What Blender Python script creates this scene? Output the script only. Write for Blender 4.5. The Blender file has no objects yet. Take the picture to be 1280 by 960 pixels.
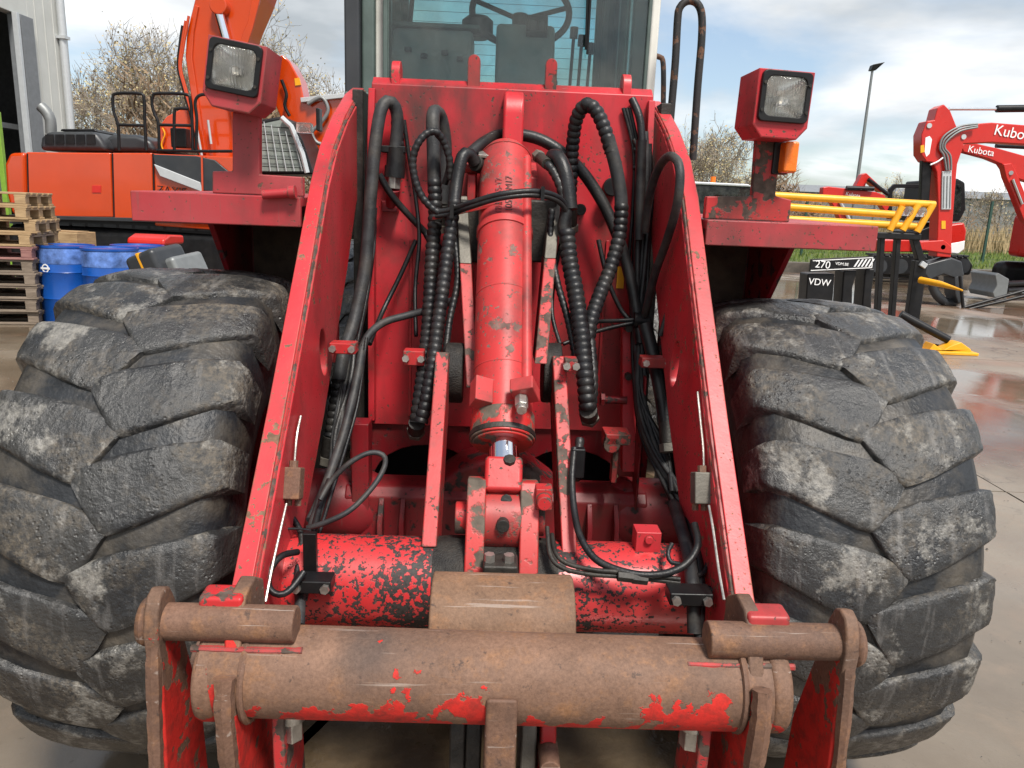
import bpy, bmesh, math, random
from mathutils import Vector, Matrix, noise as mnoise
random.seed(7)
R = math.radians
scene = bpy.context.scene
# ------------------------------------------------------------------ camera
S = 0.8                       # the loader was measured in units of 0.8 m
CAM_H = 1.87 * S
FPX, PITCH, ROLL = 950.0, R(13.0), R(2.3)
fwd = Vector((0, math.cos(PITCH), -math.sin(PITCH)))
up0 = Vector((0, math.sin(PITCH), math.cos(PITCH)))
rt = Vector((1, 0, 0)) * math.cos(ROLL) + up0 * math.sin(ROLL)
up = Vector((-1, 0, 0)) * math.sin(ROLL) + up0 * math.cos(ROLL)
cam_d = bpy.data.cameras.new('camera')
cam = bpy.data.objects.new('camera', cam_d)
scene.collection.objects.link(cam)
cam.matrix_world = Matrix(((rt.x, up.x, -fwd.x, 0), (rt.y, up.y, -fwd.y, 0), (rt.z, up.z, -fwd.z, CAM_H), (0, 0, 0, 1)))
cam_d.sensor_width = 36; cam_d.lens = FPX / 1280 * 36
cam_d.clip_start = 0.05; cam_d.clip_end = 3000
scene.camera = cam
# ------------------------------------------------------------------ sky and sun
SUN_AZ, SUN_EL = R(155), R(57)      # measured clockwise from +Y: behind the camera, to the right
world = bpy.data.worlds.new('World'); scene.world = world; world.use_nodes = True
wn, wl = world.node_tree.nodes, world.node_tree.links
wn.clear()
def wnode(t, **kw):
    n = wn.new(t)
    for k, v in kw.items(): setattr(n, k, v)
    return n
wo = wnode('ShaderNodeOutputWorld'); bg = wnode('ShaderNodeBackground'); bg.inputs['Strength'].default_value = 0.095
sky = wnode('ShaderNodeTexSky', sky_type='NISHITA', sun_disc=False)
sky.sun_elevation = SUN_EL; sky.sun_rotation = SUN_AZ
sky.air_density = 1.0; sky.dust_density = 1.5; sky.ozone_density = 1.0
tc = wnode('ShaderNodeTexCoord')
sep = wnode('ShaderNodeSeparateXYZ'); wl.new(tc.outputs['Generated'], sep.inputs[0])
zz = wnode('ShaderNodeMath', operation='MAXIMUM'); wl.new(sep.outputs['Z'], zz.inputs[0]); zz.inputs[1].default_value = 0.0
za = wnode('ShaderNodeMath', operation='ADD'); wl.new(zz.outputs[0], za.inputs[0]); za.inputs[1].default_value = 0.16
dx = wnode('ShaderNodeMath', operation='DIVIDE'); wl.new(sep.outputs['X'], dx.inputs[0]); wl.new(za.outputs[0], dx.inputs[1])
dy = wnode('ShaderNodeMath', operation='DIVIDE'); wl.new(sep.outputs['Y'], dy.inputs[0]); wl.new(za.outputs[0], dy.inputs[1])
cmb = wnode('ShaderNodeCombineXYZ'); wl.new(dx.outputs[0], cmb.inputs[0]); wl.new(dy.outputs[0], cmb.inputs[1])
cn = wnode('ShaderNodeTexNoise'); cn.inputs['Scale'].default_value = 0.62; cn.inputs['Detail'].default_value = 7; cn.inputs['Roughness'].default_value = 0.55
cn.inputs['Distortion'].default_value = 0.3
mp = wnode('ShaderNodeMapping'); mp.inputs['Location'].default_value = (3.1, 1.2, 0); wl.new(cmb.outputs[0], mp.inputs[0]); wl.new(mp.outputs[0], cn.inputs['Vector'])
cr = wnode('ShaderNodeValToRGB'); cr.color_ramp.elements[0].position = 0.40; cr.color_ramp.elements[1].position = 0.56
wl.new(cn.outputs['Fac'], cr.inputs[0])
cn2 = wnode('ShaderNodeTexNoise'); cn2.inputs['Scale'].default_value = 0.8; cn2.inputs['Detail'].default_value = 6
mp2 = wnode('ShaderNodeMapping'); mp2.inputs['Location'].default_value = (7.7, 4.4, 2); wl.new(cmb.outputs[0], mp2.inputs[0]); wl.new(mp2.outputs[0], cn2.inputs['Vector'])
cc = wnode('ShaderNodeValToRGB'); cc.color_ramp.elements[0].position = 0.35; cc.color_ramp.elements[1].position = 0.62
cc.color_ramp.elements[0].color = (3.6, 3.95, 4.25, 1); cc.color_ramp.elements[1].color = (9.6, 9.7, 9.8, 1)
wl.new(cn2.outputs['Fac'], cc.inputs[0])
mx = wnode('ShaderNodeMix', data_type='RGBA')
skb = wnode('ShaderNodeMix', data_type='RGBA', blend_type='ADD'); skb.inputs[0].default_value = 1.0   # thin veil of high cloud over the blue
wl.new(sky.outputs[0], skb.inputs[6]); skb.inputs[7].default_value = (0.9, 1.0, 1.0, 1)
wl.new(cr.outputs[0], mx.inputs[0]); wl.new(skb.outputs[2], mx.inputs[6]); wl.new(cc.outputs[0], mx.inputs[7])
wl.new(mx.outputs[2], bg.inputs['Color']); wl.new(bg.outputs[0], wo.inputs[0])
sun_d = bpy.data.lights.new('sun', 'SUN'); sun_d.energy = 3.6; sun_d.angle = R(12); sun_d.color = (1.0, 0.95, 0.87)
sun = bpy.data.objects.new('sun', sun_d); scene.collection.objects.link(sun)
sdir = Vector((math.sin(SUN_AZ) * math.cos(SUN_EL), math.cos(SUN_AZ) * math.cos(SUN_EL), math.sin(SUN_EL)))
sun.rotation_euler = (-sdir).to_track_quat('-Z', 'Y').to_euler(); sun.location = (0, 0, 30)
scene.view_settings.view_transform = 'Standard'; scene.view_settings.look = 'None'
scene.view_settings.exposure = 0.60; scene.view_settings.gamma = 1.0
scene.render.engine = 'CYCLES'
scene.cycles.use_denoising = True
scene.cycles.max_bounces = 8; scene.cycles.transparent_max_bounces = 12
# ------------------------------------------------------------------ measuring helpers
def ray(x, y): return fwd + rt * ((x - 640) / FPX) - up * ((y - 480) / FPX)
def W(x, y, Y):                         # world point seen at a picture point, Y metres ahead
    d = ray(x, y); return Vector((0, 0, CAM_H)) + d * (Y / d.y)
def G(x, y, z=0.0):
    d = ray(x, y); return Vector((0, 0, CAM_H)) + d * ((z - CAM_H) / d.z)
YAW = R(1.7)
def w2l(p):                             # world / S -> loader units
    x, y = p.x - 0.03, p.y; c, s = math.cos(YAW), math.sin(YAW)
    return Vector((x * c + y * s, -x * s + y * c, p.z))
LO = w2l(Vector((0, 0, 1.87)))
def L(x, y, ly):
    q = w2l(Vector((0, 0, 1.87)) + ray(x, y)); d = q - LO
    return LO + d * ((ly - LO.y) / d.y)
# ------------------------------------------------------------------ mesh helpers
COL = scene.collection
def smooth_path(pts, seg=6):
    pts = [Vector(p) for p in pts]
    if len(pts) < 3: return pts
    out = []
    for i in range(len(pts) - 1):
        p0 = pts[max(i - 1, 0)]; p1 = pts[i]; p2 = pts[i + 1]; p3 = pts[min(i + 2, len(pts) - 1)]
        for k in range(seg):
            t = k / seg
            out.append(0.5 * ((2 * p1) + (p2 - p0) * t + (2 * p0 - 5 * p1 + 4 * p2 - p3) * t * t + (-p0 + 3 * p1 - 3 * p2 + p3) * t ** 3))
    out.append(pts[-1]); return out
def resample(pts, step):
    out = [pts[0]]; acc = 0.0
    for a, b in zip(pts[:-1], pts[1:]):
        l = (b - a).length
        if l < 1e-9: continue
        pos = 0.0
        while acc + (l - pos) >= step:
            pos += step - acc; acc = 0.0
            out.append(a.lerp(b, pos / l))
        acc += l - pos
    out.append(pts[-1]); return out
class MB:
    def __init__(s): s.v = []; s.f = []
    def add(s, vs, fs):
        o = len(s.v); s.v += [Vector(p) for p in vs]; s.f += [tuple(i + o for i in f) for f in fs]; return s
    def loft(s, A, B):
        n = len(A)
        fs = [tuple(range(n))[::-1], tuple(range(n, 2 * n))] + [(i, (i + 1) % n, n + (i + 1) % n, n + i) for i in range(n)]
        return s.add(list(A) + list(B), fs)
    def box(s, c, d, m=None):
        c = Vector(c); x, y, z = d[0] / 2, d[1] / 2, d[2] / 2
        p = [Vector(q) for q in ((-x, -y, -z), (x, -y, -z), (x, y, -z), (-x, y, -z), (-x, -y, z), (x, -y, z), (x, y, z), (-x, y, z))]
        if m is not None: p = [m @ q for q in p]
        return s.loft([c + q for q in p[:4]], [c + q for q in p[4:]])
    def px(s, poly, x0, x1):            # (y, z) outline pushed along x
        return s.loft([(x0, a, b) for a, b in poly], [(x1, a, b) for a, b in poly])
    def py(s, poly, y0, y1):            # (x, z) outline pushed along y
        return s.loft([(a, y0, b) for a, b in poly], [(a, y1, b) for a, b in poly])
    def pz(s, poly, z0, z1):
        return s.loft([(a, b, z0) for a, b in poly], [(a, b, z1) for a, b in poly])
    def tube(s, pts, r, n=10, cap=True):
        pts = [Vector(p) for p in pts]; N = len(pts)
        rr = r if isinstance(r, (list, tuple)) else [r] * N
        t0 = (pts[1] - pts[0]).normalized()
        nrm = t0.orthogonal().normalized(); o = len(s.v); pt = t0
        for i in range(N):
            t = (pts[min(i + 1, N - 1)] - pts[max(i - 1, 0)])
            t = t.normalized() if t.length > 1e-9 else pt
            q = pt.rotation_difference(t); nrm = (q @ nrm); nrm = (nrm - t * nrm.dot(t)).normalized(); pt = t
            b = t.cross(nrm)
            for k in range(n):
                a = 2 * math.pi * k / n
                s.v.append(pts[i] + (nrm * math.cos(a) + b * math.sin(a)) * rr[i])
        for i in range(N - 1):
            for k in range(n):
                a = o + i * n + k; c = o + i * n + (k + 1) % n
                s.f.append((a, c, c + n, a + n))
        if cap:
            s.f.append(tuple(o + k for k in range(n))[::-1]); s.f.append(tuple(o + (N - 1) * n + k for k in range(n)))
        return s
    def cyl(s, a, b, r, n=24): return s.tube([a, b], r, n)
    def hose(s, pts, r, ribbed=False, n=10):
        p = smooth_path(pts, 8)
        if ribbed:
            p = resample(p, ribbed)
            return s.tube(p, [r * (0.86, 0.99, 1.02, 0.98)[i % 4] for i in range(len(p))], n)
        return s.tube(resample(p, max(0.012, r * 0.9)), r, n)
    def lathe(s, prof, c, axis='x', n=48, closed=False):
        o = len(s.v); c = Vector(c)
        for k in range(n):
            a = 2 * math.pi * k / n; ca, sa = math.cos(a), math.sin(a)
            for (u, r) in prof:
                s.v.append(c + (Vector((u, r * ca, r * sa)) if axis == 'x' else Vector((r * ca, r * sa, u)) if axis == 'z' else Vector((r * ca, u, r * sa))))
        m = len(prof)
        for k in range(n):
            for i in range(m if closed else m - 1):
                j = (i + 1) % m; k2 = (k + 1) % n
                s.f.append((o + k * m + i, o + k * m + j, o + k2 * m + j, o + k2 * m + i))
        return s
    def mesh(s, off=Vector((0, 0, 0)), sharp=38, name='m'):
        me = bpy.data.meshes.new(name)
        me.from_pydata([tuple(p - off) for p in s.v], [], s.f)
        bm = bmesh.new(); bm.from_mesh(me); bmesh.ops.recalc_face_normals(bm, faces=bm.faces); bm.to_mesh(me); bm.free()
        for p in me.polygons: p.use_smooth = True
        me.set_sharp_from_angle(angle=R(sharp)); return me
def put(name, me, mat=None, parent=None, bevel=0.0, seg=2):
    o = bpy.data.objects.new(name, me); COL.objects.link(o)
    if mat is not None:
        if not me.materials: me.materials.append(mat)
    if parent is not None: o.parent = parent
    if bevel:
        m = o.modifiers.new('bevel', 'BEVEL'); m.width = bevel; m.segments = seg; m.limit_method = 'ANGLE'; m.angle_limit = R(38); m.harden_normals = True
    return o
def tag(o, label, cat, group=None):
    o['label'] = label; o['category'] = cat
    if group: o['group'] = group
    return o
def thing(name, loc, label, cat, group=None, rz=0.0, sc=1.0):
    o = bpy.data.objects.new(name, None); COL.objects.link(o); o.location = loc; o.rotation_euler = (0, 0, rz); o.scale = (sc, sc, sc)
    o.empty_display_size = 0.1
    return tag(o, label, cat, group)
def struct(name, me, mat, bevel=0, parent=None, kind='structure'):
    o = put(name, me, mat, parent, bevel)
    if parent is None: o['kind'] = kind
    return o
def copy_tree(o, parent=None):
    c = o.copy(); COL.objects.link(c); c.parent = parent
    for ch in list(o.children): copy_tree(ch, c)
    return c
# ------------------------------------------------------------------ materials
def srgb(r, g, b):
    f = lambda c: (c / 255) / 12.92 if c / 255 <= 0.04045 else ((c / 255 + 0.055) / 1.055) ** 2.4
    return (f(r), f(g), f(b), 1)
class NT:
    def __init__(s, name):
        s.m = bpy.data.materials.new(name); s.m.use_nodes = True; s.t = s.m.node_tree; s.n = s.t.nodes; s.l = s.t.links
        s.n.clear(); s.out = s.n.new('ShaderNodeOutputMaterial'); s.b = s.n.new('ShaderNodeBsdfPrincipled'); s.l.new(s.b.outputs[0], s.out.inputs[0])
        tcn = s.n.new('ShaderNodeTexCoord'); s.co = tcn.outputs['Object']
    def link(s, a, b): s.l.new(a, b)
    def per_object(s):                  # shift the pattern per object, so that copies differ
        oi = s.n.new('ShaderNodeObjectInfo'); v = s.n.new('ShaderNodeVectorMath'); v.operation = 'SCALE'
        cx = s.n.new('ShaderNodeCombineXYZ')
        for k in range(3): s.link(oi.outputs['Random'], cx.inputs[k])
        s.link(cx.outputs[0], v.inputs[0]); v.inputs['Scale'].default_value = 37.0
        a = s.n.new('ShaderNodeVectorMath'); a.operation = 'ADD'; s.link(s.co, a.inputs[0]); s.link(v.outputs[0], a.inputs[1]); s.co = a.outputs[0]
        return s
    def noise(s, scale, detail=5, rough=0.55, stretch=None, dist=0.0):
        n = s.n.new('ShaderNodeTexNoise'); n.inputs['Scale'].default_value = scale; n.inputs['Detail'].default_value = detail; n.inputs['Roughness'].default_value = rough
        n.inputs['Distortion'].default_value = dist
        src = s.co
        if stretch:
            m = s.n.new('ShaderNodeMapping'); m.inputs['Scale'].default_value = stretch; s.link(s.co, m.inputs[0]); src = m.outputs[0]
        s.link(src, n.inputs['Vector']); return n.outputs['Fac']
    def ramp(s, fac, lo, hi, a=(0, 0, 0, 1), b=(1, 1, 1, 1)):
        r = s.n.new('ShaderNodeValToRGB'); e = r.color_ramp.elements
        e[0].position = lo; e[1].position = hi; e[0].color = a; e[1].color = b; s.link(fac, r.inputs[0]); return r.outputs[0]
    def mix(s, fac, a, b, mode='MIX'):
        m = s.n.new('ShaderNodeMix'); m.data_type = 'RGBA'; m.blend_type = mode
        for k, v in ((0, fac), (6, a), (7, b)):
            if hasattr(v, 'is_linked'): s.link(v, m.inputs[k])
            else: m.inputs[k].default_value = v
        return m.outputs[2]
    def math(s, op, a, b=0.0):
        m = s.n.new('ShaderNodeMath'); m.operation = op
        for sock, v in ((m.inputs[0], a), (m.inputs[1], b)):
            if hasattr(v, 'is_linked'): s.link(v, sock)
            else: sock.default_value = v
        return m.outputs[0]
    def edge(s, radius=0.006):          # worn edges
        bv = s.n.new('ShaderNodeBevel'); bv.samples = 4; bv.inputs['Radius'].default_value = radius
        g = s.n.new('ShaderNodeNewGeometry'); d = s.n.new('ShaderNodeVectorMath'); d.operation = 'DOT_PRODUCT'
        s.link(bv.outputs[0], d.inputs[0]); s.link(g.outputs['Normal'], d.inputs[1])
        return s.math('SUBTRACT', 1.0, d.outputs['Value'])
    def bump(s, h, strength=0.3, dist=0.004):
        b = s.n.new('ShaderNodeBump'); b.inputs['Strength'].default_value = strength; b.inputs['Distance'].default_value = dist
        s.link(h, b.inputs['Height']); s.link(b.outputs[0], s.b.inputs['Normal'])
    def set(s, **kw):
        for k, v in kw.items():
            sock = s.b.inputs[k.replace('_', ' ')]
            if hasattr(v, 'is_linked'): s.link(v, sock)
            else: sock.default_value = v
        return s.m
def paint(name, col, chip_col, chip=0.66, scale=22, rough=0.42, fade=0.18, edge=0.0, dirt=0.25, width=0.015, spec=0.36, speck=0.0, bias_x=0.0):
    t = NT(name).per_object()
    col = (*col[:3], 1)
    big = t.noise(2.2, 4); c = t.mix(t.ramp(big, 0.3, 0.75), col, tuple(min(1, v * (1 - fade) + fade * 0.32) for v in col[:3]) + (1,))
    dn = t.noise(6, 6, 0.6); c = t.mix(t.math('MULTIPLY', t.ramp(dn, 0.5, 0.78), dirt), c, (0.07, 0.04, 0.03, 1))
    st = t.noise(9, 4, 0.5, (1, 1, 0.12)); c = t.mix(t.math('MULTIPLY', t.ramp(st, 0.55, 0.8), dirt * 0.8), c, (0.12, 0.03, 0.03, 1))
    n1 = t.noise(scale, 5, 0.6); f = n1
    clump = t.noise(scale * 0.12, 2); f = t.math('ADD', f, t.math('MULTIPLY', t.math('SUBTRACT', clump, 0.5), 0.55))
    if bias_x:                          # more wear towards the middle of the part, where things rub
        tcn = t.n.new('ShaderNodeTexCoord'); sx = t.n.new('ShaderNodeSeparateXYZ'); t.link(tcn.outputs['Object'], sx.inputs[0])
        ab = t.math('ABSOLUTE', sx.outputs['X']); f = t.math('ADD', f, t.math('MULTIPLY', t.math('SUBTRACT', 0.33, ab), bias_x))
    if edge: f = t.math('ADD', f, t.math('MULTIPLY', t.edge(), edge))
    mask = t.ramp(f, chip, chip + width)
    spk = t.ramp(t.math('ADD', t.noise(85, 2, 0.5), t.math('MULTIPLY', t.math('SUBTRACT', t.noise(5, 3), 0.5), 0.35)), 0.70 - speck, 0.715 - speck); mask = t.math('MAXIMUM', mask, spk)
    cc = t.mix(t.ramp(t.noise(scale * 2.2, 4), 0.35, 0.65), chip_col, tuple(min(1, v * 1.9 + 0.01) for v in chip_col[:3]) + (1,))
    c = t.mix(mask, c, cc)
    scr = t.ramp(t.noise(1.0, 3, 0.6, (70, 70, 4), 0.4), 0.66, 0.70); c = t.mix(t.math('MULTIPLY', scr, 0.35), c, (0.16, 0.07, 0.06, 1))
    gr = t.math('MULTIPLY', t.ramp(t.noise(3.2, 6, 0.6, (1, 1, 0.35)), 0.54, 0.74), dirt * 1.2); c = t.mix(gr, c, (0.045, 0.028, 0.024, 1))
    fine = t.noise(160, 3)
    rg = t.math('ADD', t.math('MULTIPLY', mask, 0.3), t.math('ADD', rough - 0.08, t.math('MULTIPLY', dn, 0.2)))
    h = t.math('ADD', t.math('MULTIPLY', mask, -1.0), t.math('ADD', t.math('MULTIPLY', fine, 0.12), t.math('MULTIPLY', t.noise(14, 3), 0.5)))
    t.bump(h, 0.35, 0.003)
    return t.set(Base_Color=c, Roughness=rg, Specular_IOR_Level=spec)
RED = (0.46, 0.007, 0.016)
BROWN = (0.045, 0.028, 0.018, 1)
M = {}
M['red'] = paint('red_paint', RED, BROWN, 0.75, 26, 0.38, 0.12, 1.4, 0.75, 0.015, 0.36, 0.015)
M['red_arm'] = paint('red_arm_paint', (0.50, 0.012, 0.020), (0.10, 0.055, 0.030, 1), 0.69, 20, 0.36, 0.12, 1.7, 0.42, 0.015, 0.4, 0.03)
M['red_worn'] = paint('red_paint_worn', (0.43, 0.012, 0.014), (0.050, 0.034, 0.026, 1), 0.55, 20, 0.42, 0.10, 1.6, 0.75, 0.03, 0.36, 0.03)
M['red_fade'] = paint('red_paint_faded', (0.35, 0.011, 0.018), (0.07, 0.03, 0.02, 1), 0.70, 22, 0.5, 0.14, 2.2, 0.55, 0.02, 0.5, 0.02)
M['red_cyl'] = paint('red_cylinder_paint', (0.42, 0.022, 0.022), (0.10, 0.055, 0.045, 1), 0.635, 18, 0.42, 0.10, 0.8, 0.85, 0.03, 0.36, 0.02)
M['red_tube'] = paint('red_tube_chipped', (0.47, 0.010, 0.013), (0.014, 0.010, 0.009, 1), 0.515, 64, 0.34, 0.10, 0.5, 0.2, 0.02, 0.5, 0.06, 0.45)
M['red_deep'] = paint('red_frame_paint_shaded', (0.19, 0.003, 0.008), (0.02, 0.013, 0.012, 1), 0.60, 16, 0.42, 0.04, 0.8, 0.8, 0.05)  # frame red darkened to paint in the shade below the panel, plus dirt
M['red_greasy'] = paint('red_paint_greasy', (0.42, 0.016, 0.014), (0.055, 0.042, 0.030, 1), 0.47, 11, 0.45, 0.10, 0.9, 0.5, 0.05, 0.5, 0.03)
def rust(name, remains=None, base=(0.20, 0.115, 0.075), lo=0.5):
    t = NT(name).per_object()
    c = t.mix(t.ramp(t.noise(7, 8, 0.65), 0.32, 0.68), (*[v * 0.6 for v in base], 1), (*base, 1))
    c = t.mix(t.ramp(t.noise(18, 6, 0.7), 0.52, 0.75), c, (0.25, 0.125, 0.06, 1))
    c = t.mix(t.ramp(t.noise(4.5, 4), 0.55, 0.72), c, (0.09, 0.06, 0.048, 1))
    c = t.mix(t.ramp(t.noise(130, 5, 0.8), 0.3, 0.7), t.mix(1.0, c, (0.70, 0.66, 0.63, 1), 'MULTIPLY'), t.mix(1.0, c, (1.3, 1.28, 1.25, 1), 'MULTIPLY'))
    c = t.mix(t.math('MULTIPLY', t.ramp(t.noise(5, 5, 0.6, (1, 1, 0.2)), 0.5, 0.7), 0.4), c, (0.085, 0.055, 0.045, 1))
    scr = t.ramp(t.noise(1.0, 4, 0.6, (3, 80, 80), 0.3), 0.64, 0.69); c = t.mix(t.math('MULTIPLY', scr, 0.5), c, (0.36, 0.30, 0.26, 1))
    c = t.mix(t.math('MULTIPLY', t.ramp(t.noise(38, 4, 0.7), 0.62, 0.70), 0.8), c, (0.05, 0.032, 0.026, 1))
    h = t.noise(60, 6, 0.7); f2 = t.math('ADD', t.math('MULTIPLY', h, 0.5), t.noise(12, 5))
    rg = t.math('ADD', 0.55, t.math('MULTIPLY', t.noise(9, 4), 0.3))
    if remains is not None:             # flakes of paint left where nothing rubs: height band in the part's own space
        sp = t.n.new('ShaderNodeSeparateXYZ'); tcn = t.n.new('ShaderNodeTexCoord'); t.link(tcn.outputs['Object'], sp.inputs[0])
        z0, z1 = remains
        band = t.n.new('ShaderNodeMapRange'); t.link(sp.outputs['Z'], band.inputs[0]); band.inputs[1].default_value = z0; band.inputs[2].default_value = z1
        band.inputs[3].default_value = 0.22; band.inputs[4].default_value = -0.28
        f = t.math('ADD', t.math('ADD', t.noise(22, 5, 0.62), t.math('MULTIPLY', t.math('SUBTRACT', t.noise(8, 3), 0.5), 1.3)), band.outputs[0])
        mask = t.ramp(f, 0.56, 0.575)
        c = t.mix(mask, c, t.mix(t.ramp(t.noise(30, 5, 0.7), 0.45, 0.7), (0.50, 0.020, 0.014, 1), (0.22, 0.02, 0.014, 1))); f2 = t.math('ADD', f2, t.math('MULTIPLY', mask, 0.8))
    t.bump(f2, 0.55, 0.004)
    return t.set(Base_Color=c, Roughness=rg, Specular_IOR_Level=0.35)
M['rust'] = rust('rusty_steel', None, (0.17, 0.095, 0.065))
M['rust_light'] = rust('rusty_plate', None, (0.23, 0.135, 0.085))
M['rust_red'] = rust('rusty_tube_with_paint', (0.865, 1.02), (0.20, 0.115, 0.078))
M['rust_ear'] = rust('rusty_ear_with_paint', (0.86, 1.16), (0.17, 0.10, 0.068))
def rubber():
    t = NT('tyre_rubber').per_object()
    c = t.mix(t.ramp(t.noise(5, 6), 0.3, 0.7), (0.013, 0.014, 0.016, 1), (0.042, 0.041, 0.039, 1))
    mud = t.ramp(t.math('ADD', t.noise(9, 7, 0.7), t.math('MULTIPLY', t.math('SUBTRACT', t.noise(2.6, 2), 0.5), 0.6)), 0.47, 0.66)
    grit = t.ramp(t.noise(55, 5, 0.75), 0.40, 0.62)
    c = t.mix(t.math('MULTIPLY', t.math('MULTIPLY', mud, grit), 0.8), c, (0.14, 0.115, 0.085, 1))
    sc = t.ramp(t.math('ADD', t.noise(15, 7, 0.75), t.math('MULTIPLY', t.math('SUBTRACT', t.noise(4.5, 2), 0.5), 0.9)), 0.58, 0.68)
    c = t.mix(t.math('MULTIPLY', sc, t.math('ADD', 0.35, t.math('MULTIPLY', grit, 0.5))), c, (0.24, 0.228, 0.205, 1))
    c = t.mix(t.math('MULTIPLY', t.ramp(t.noise(30, 5, 0.6, (1, 1, 0.15)), 0.55, 0.7), 0.35), c, (0.22, 0.21, 0.20, 1))
    pit = t.n.new('ShaderNodeTexVoronoi'); pit.inputs['Scale'].default_value = 70; t.link(t.co, pit.inputs['Vector'])
    pits = t.math('MULTIPLY', t.ramp(pit.outputs['Distance'], 0.0, 0.35), t.ramp(t.noise(8, 3), 0.42, 0.6))
    h = t.math('ADD', t.math('MULTIPLY', t.noise(48, 6, 0.75), 1.0), t.math('ADD', t.math('MULTIPLY', t.noise(12, 5), 1.2), t.math('MULTIPLY', pits, 0.8)))
    t.bump(h, 0.6, 0.007)
    return t.set(Base_Color=c, Roughness=t.math('ADD', 0.30, t.math('MULTIPLY', mud, 0.4)), Specular_IOR_Level=0.55)
M['rubber'] = rubber()
def plain(name, col, rough=0.5, metal=0.0, var=0.3, scale=12, bump=0.15, dirt=0.0, spec=0.5):
    t = NT(name).per_object()
    c = t.mix(t.ramp(t.noise(scale, 5), 0.3, 0.7), tuple(v * (1 - var) for v in col[:3]) + (1,), tuple(min(1, v * (1 + var)) for v in col[:3]) + (1,))
    if dirt: c = t.mix(t.math('MULTIPLY', t.ramp(t.noise(scale * 0.6, 6, 0.65), 0.45, 0.75), dirt), c, (0.13, 0.11, 0.085, 1))
    t.bump(t.noise(scale * 7, 4), bump, 0.003)
    return t.set(Base_Color=c, Roughness=t.math('ADD', rough - 0.08, t.math('MULTIPLY', t.noise(scale * 1.7, 4), 0.16)), Metallic=metal, Specular_IOR_Level=spec)
M['rubber_groove'] = plain('clean_groove_rubber', (0.016, 0.0175, 0.020), 0.45, 0, 0.5, 9, 1.0, 0.8, 0.35)
M['hose'] = plain('hose_rubber', (0.010, 0.0105, 0.012), 0.42, 0, 0.5, 20, 0.3, 0.16, 0.35)
M['hose_dusty'] = plain('dusty_hose_rubber', (0.024, 0.025, 0.027), 0.55, 0, 0.5, 20, 0.3, 0.35, 0.35)
M['black'] = plain('black_paint', (0.007, 0.007, 0.008), 0.4, 0, 0.4, 10, 0.15, 0.06, 0.3)
M['dark'] = plain('dark_greasy_shaded_steel', (0.018, 0.016, 0.014), 0.55, 0.1, 0.5, 16, 0.5, 0.3, 0.4)
M['steel'] = plain('zinc_steel', (0.50, 0.48, 0.44), 0.38, 0.85, 0.25, 30, 0.2, 0.3)
M['chrome'] = plain('chromed_rod', (0.78, 0.79, 0.80), 0.12, 1.0, 0.05, 8, 0.03)
M['grease'] = plain('dried_grease', (0.012, 0.011, 0.010), 0.6, 0, 0.5, 30, 1.0, 0.25, 0.4)
M['grey_plate'] = plain('bare_grey_plate', (0.13, 0.12, 0.10), 0.55, 0.3, 0.3, 16, 0.3, 0.3)
M['cab_green'] = plain('dark_green_trim', (0.07, 0.10, 0.09), 0.5, 0, 0.2)
M['cab_grey'] = plain('cab_dash_plastic', (0.21, 0.24, 0.22), 0.6, 0, 0.15, 8, 0.1, 0.3)
M['cab_white'] = plain('cab_white_paint', (0.62, 0.62, 0.57), 0.5, 0, 0.08, 6, 0.05, 0.25)
M['amber'] = plain('amber_lens', (0.75, 0.16, 0.01), 0.2, 0, 0.15, 30, 0.3)
M['yellow'] = plain('yellow_paint', (0.78, 0.36, 0.012), 0.4, 0, 0.1, 8, 0.05, 0.05)
M['orange'] = plain('orange_paint', (0.50, 0.045, 0.002), 0.16, 0, 0.06, 2, 0.02, 0.06, 0.5)
M['orange'].node_tree.nodes['Principled BSDF'].inputs['Coat Weight'].default_value = 0.6
M['xred'] = plain('excavator_red', (0.50, 0.018, 0.012), 0.3, 0, 0.06, 4, 0.03, 0.05)
M['xgrey'] = plain('dark_grey_cover', (0.026, 0.029, 0.033), 0.42, 0, 0.25, 5, 0.05, 0.08)
M['silver'] = plain('silver_trim', (0.5, 0.52, 0.53), 0.35, 0.3, 0.05)
M['white'] = plain('white_print', (0.8, 0.8, 0.8), 0.5, 0, 0.03)
M['concrete_kerb'] = plain('kerb_concrete', (0.10, 0.085, 0.07), 0.7, 0, 0.3, 6, 0.5)
M['blue'] = plain('blue_plastic', (0.006, 0.065, 0.30), 0.3, 0, 0.1, 6, 0.05, 0.05)
M['wrap'] = plain('cloudy_film', (0.10, 0.19, 0.48), 0.12, 0, 0.6, 9, 0.9)
M['clad'] = plain('white_cladding', (0.52, 0.53, 0.50), 0.5, 0, 0.05, 3, 0.03, 0.06)
M['clad_grey'] = plain('grey_jamb', (0.16, 0.17, 0.18), 0.5, 0, 0.1)
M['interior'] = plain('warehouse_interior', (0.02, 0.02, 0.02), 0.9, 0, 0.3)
M['lime'] = plain('lime_post', (0.20, 0.36, 0.04), 0.5, 0, 0.1)
M['pole'] = plain('galvanised_pole', (0.20, 0.21, 0.21), 0.5, 0.4, 0.1)
M['fence_green'] = plain('fence_green', (0.02, 0.06, 0.045), 0.5, 0, 0.1)
def wood(name, a, b):
    t = NT(name).per_object()
    c = t.mix(t.ramp(t.noise(6, 6, 0.6, (1, 1, 5)), 0.3, 0.7), a, b)
    t.bump(t.noise(40, 4, 0.6, (1, 1, 6)), 0.3, 0.003); return t.set(Base_Color=c, Roughness=0.75)
M['wood_new'] = wood('fresh_pallet_wood', (0.25, 0.16, 0.08, 1), (0.42, 0.29, 0.155, 1))
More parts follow.
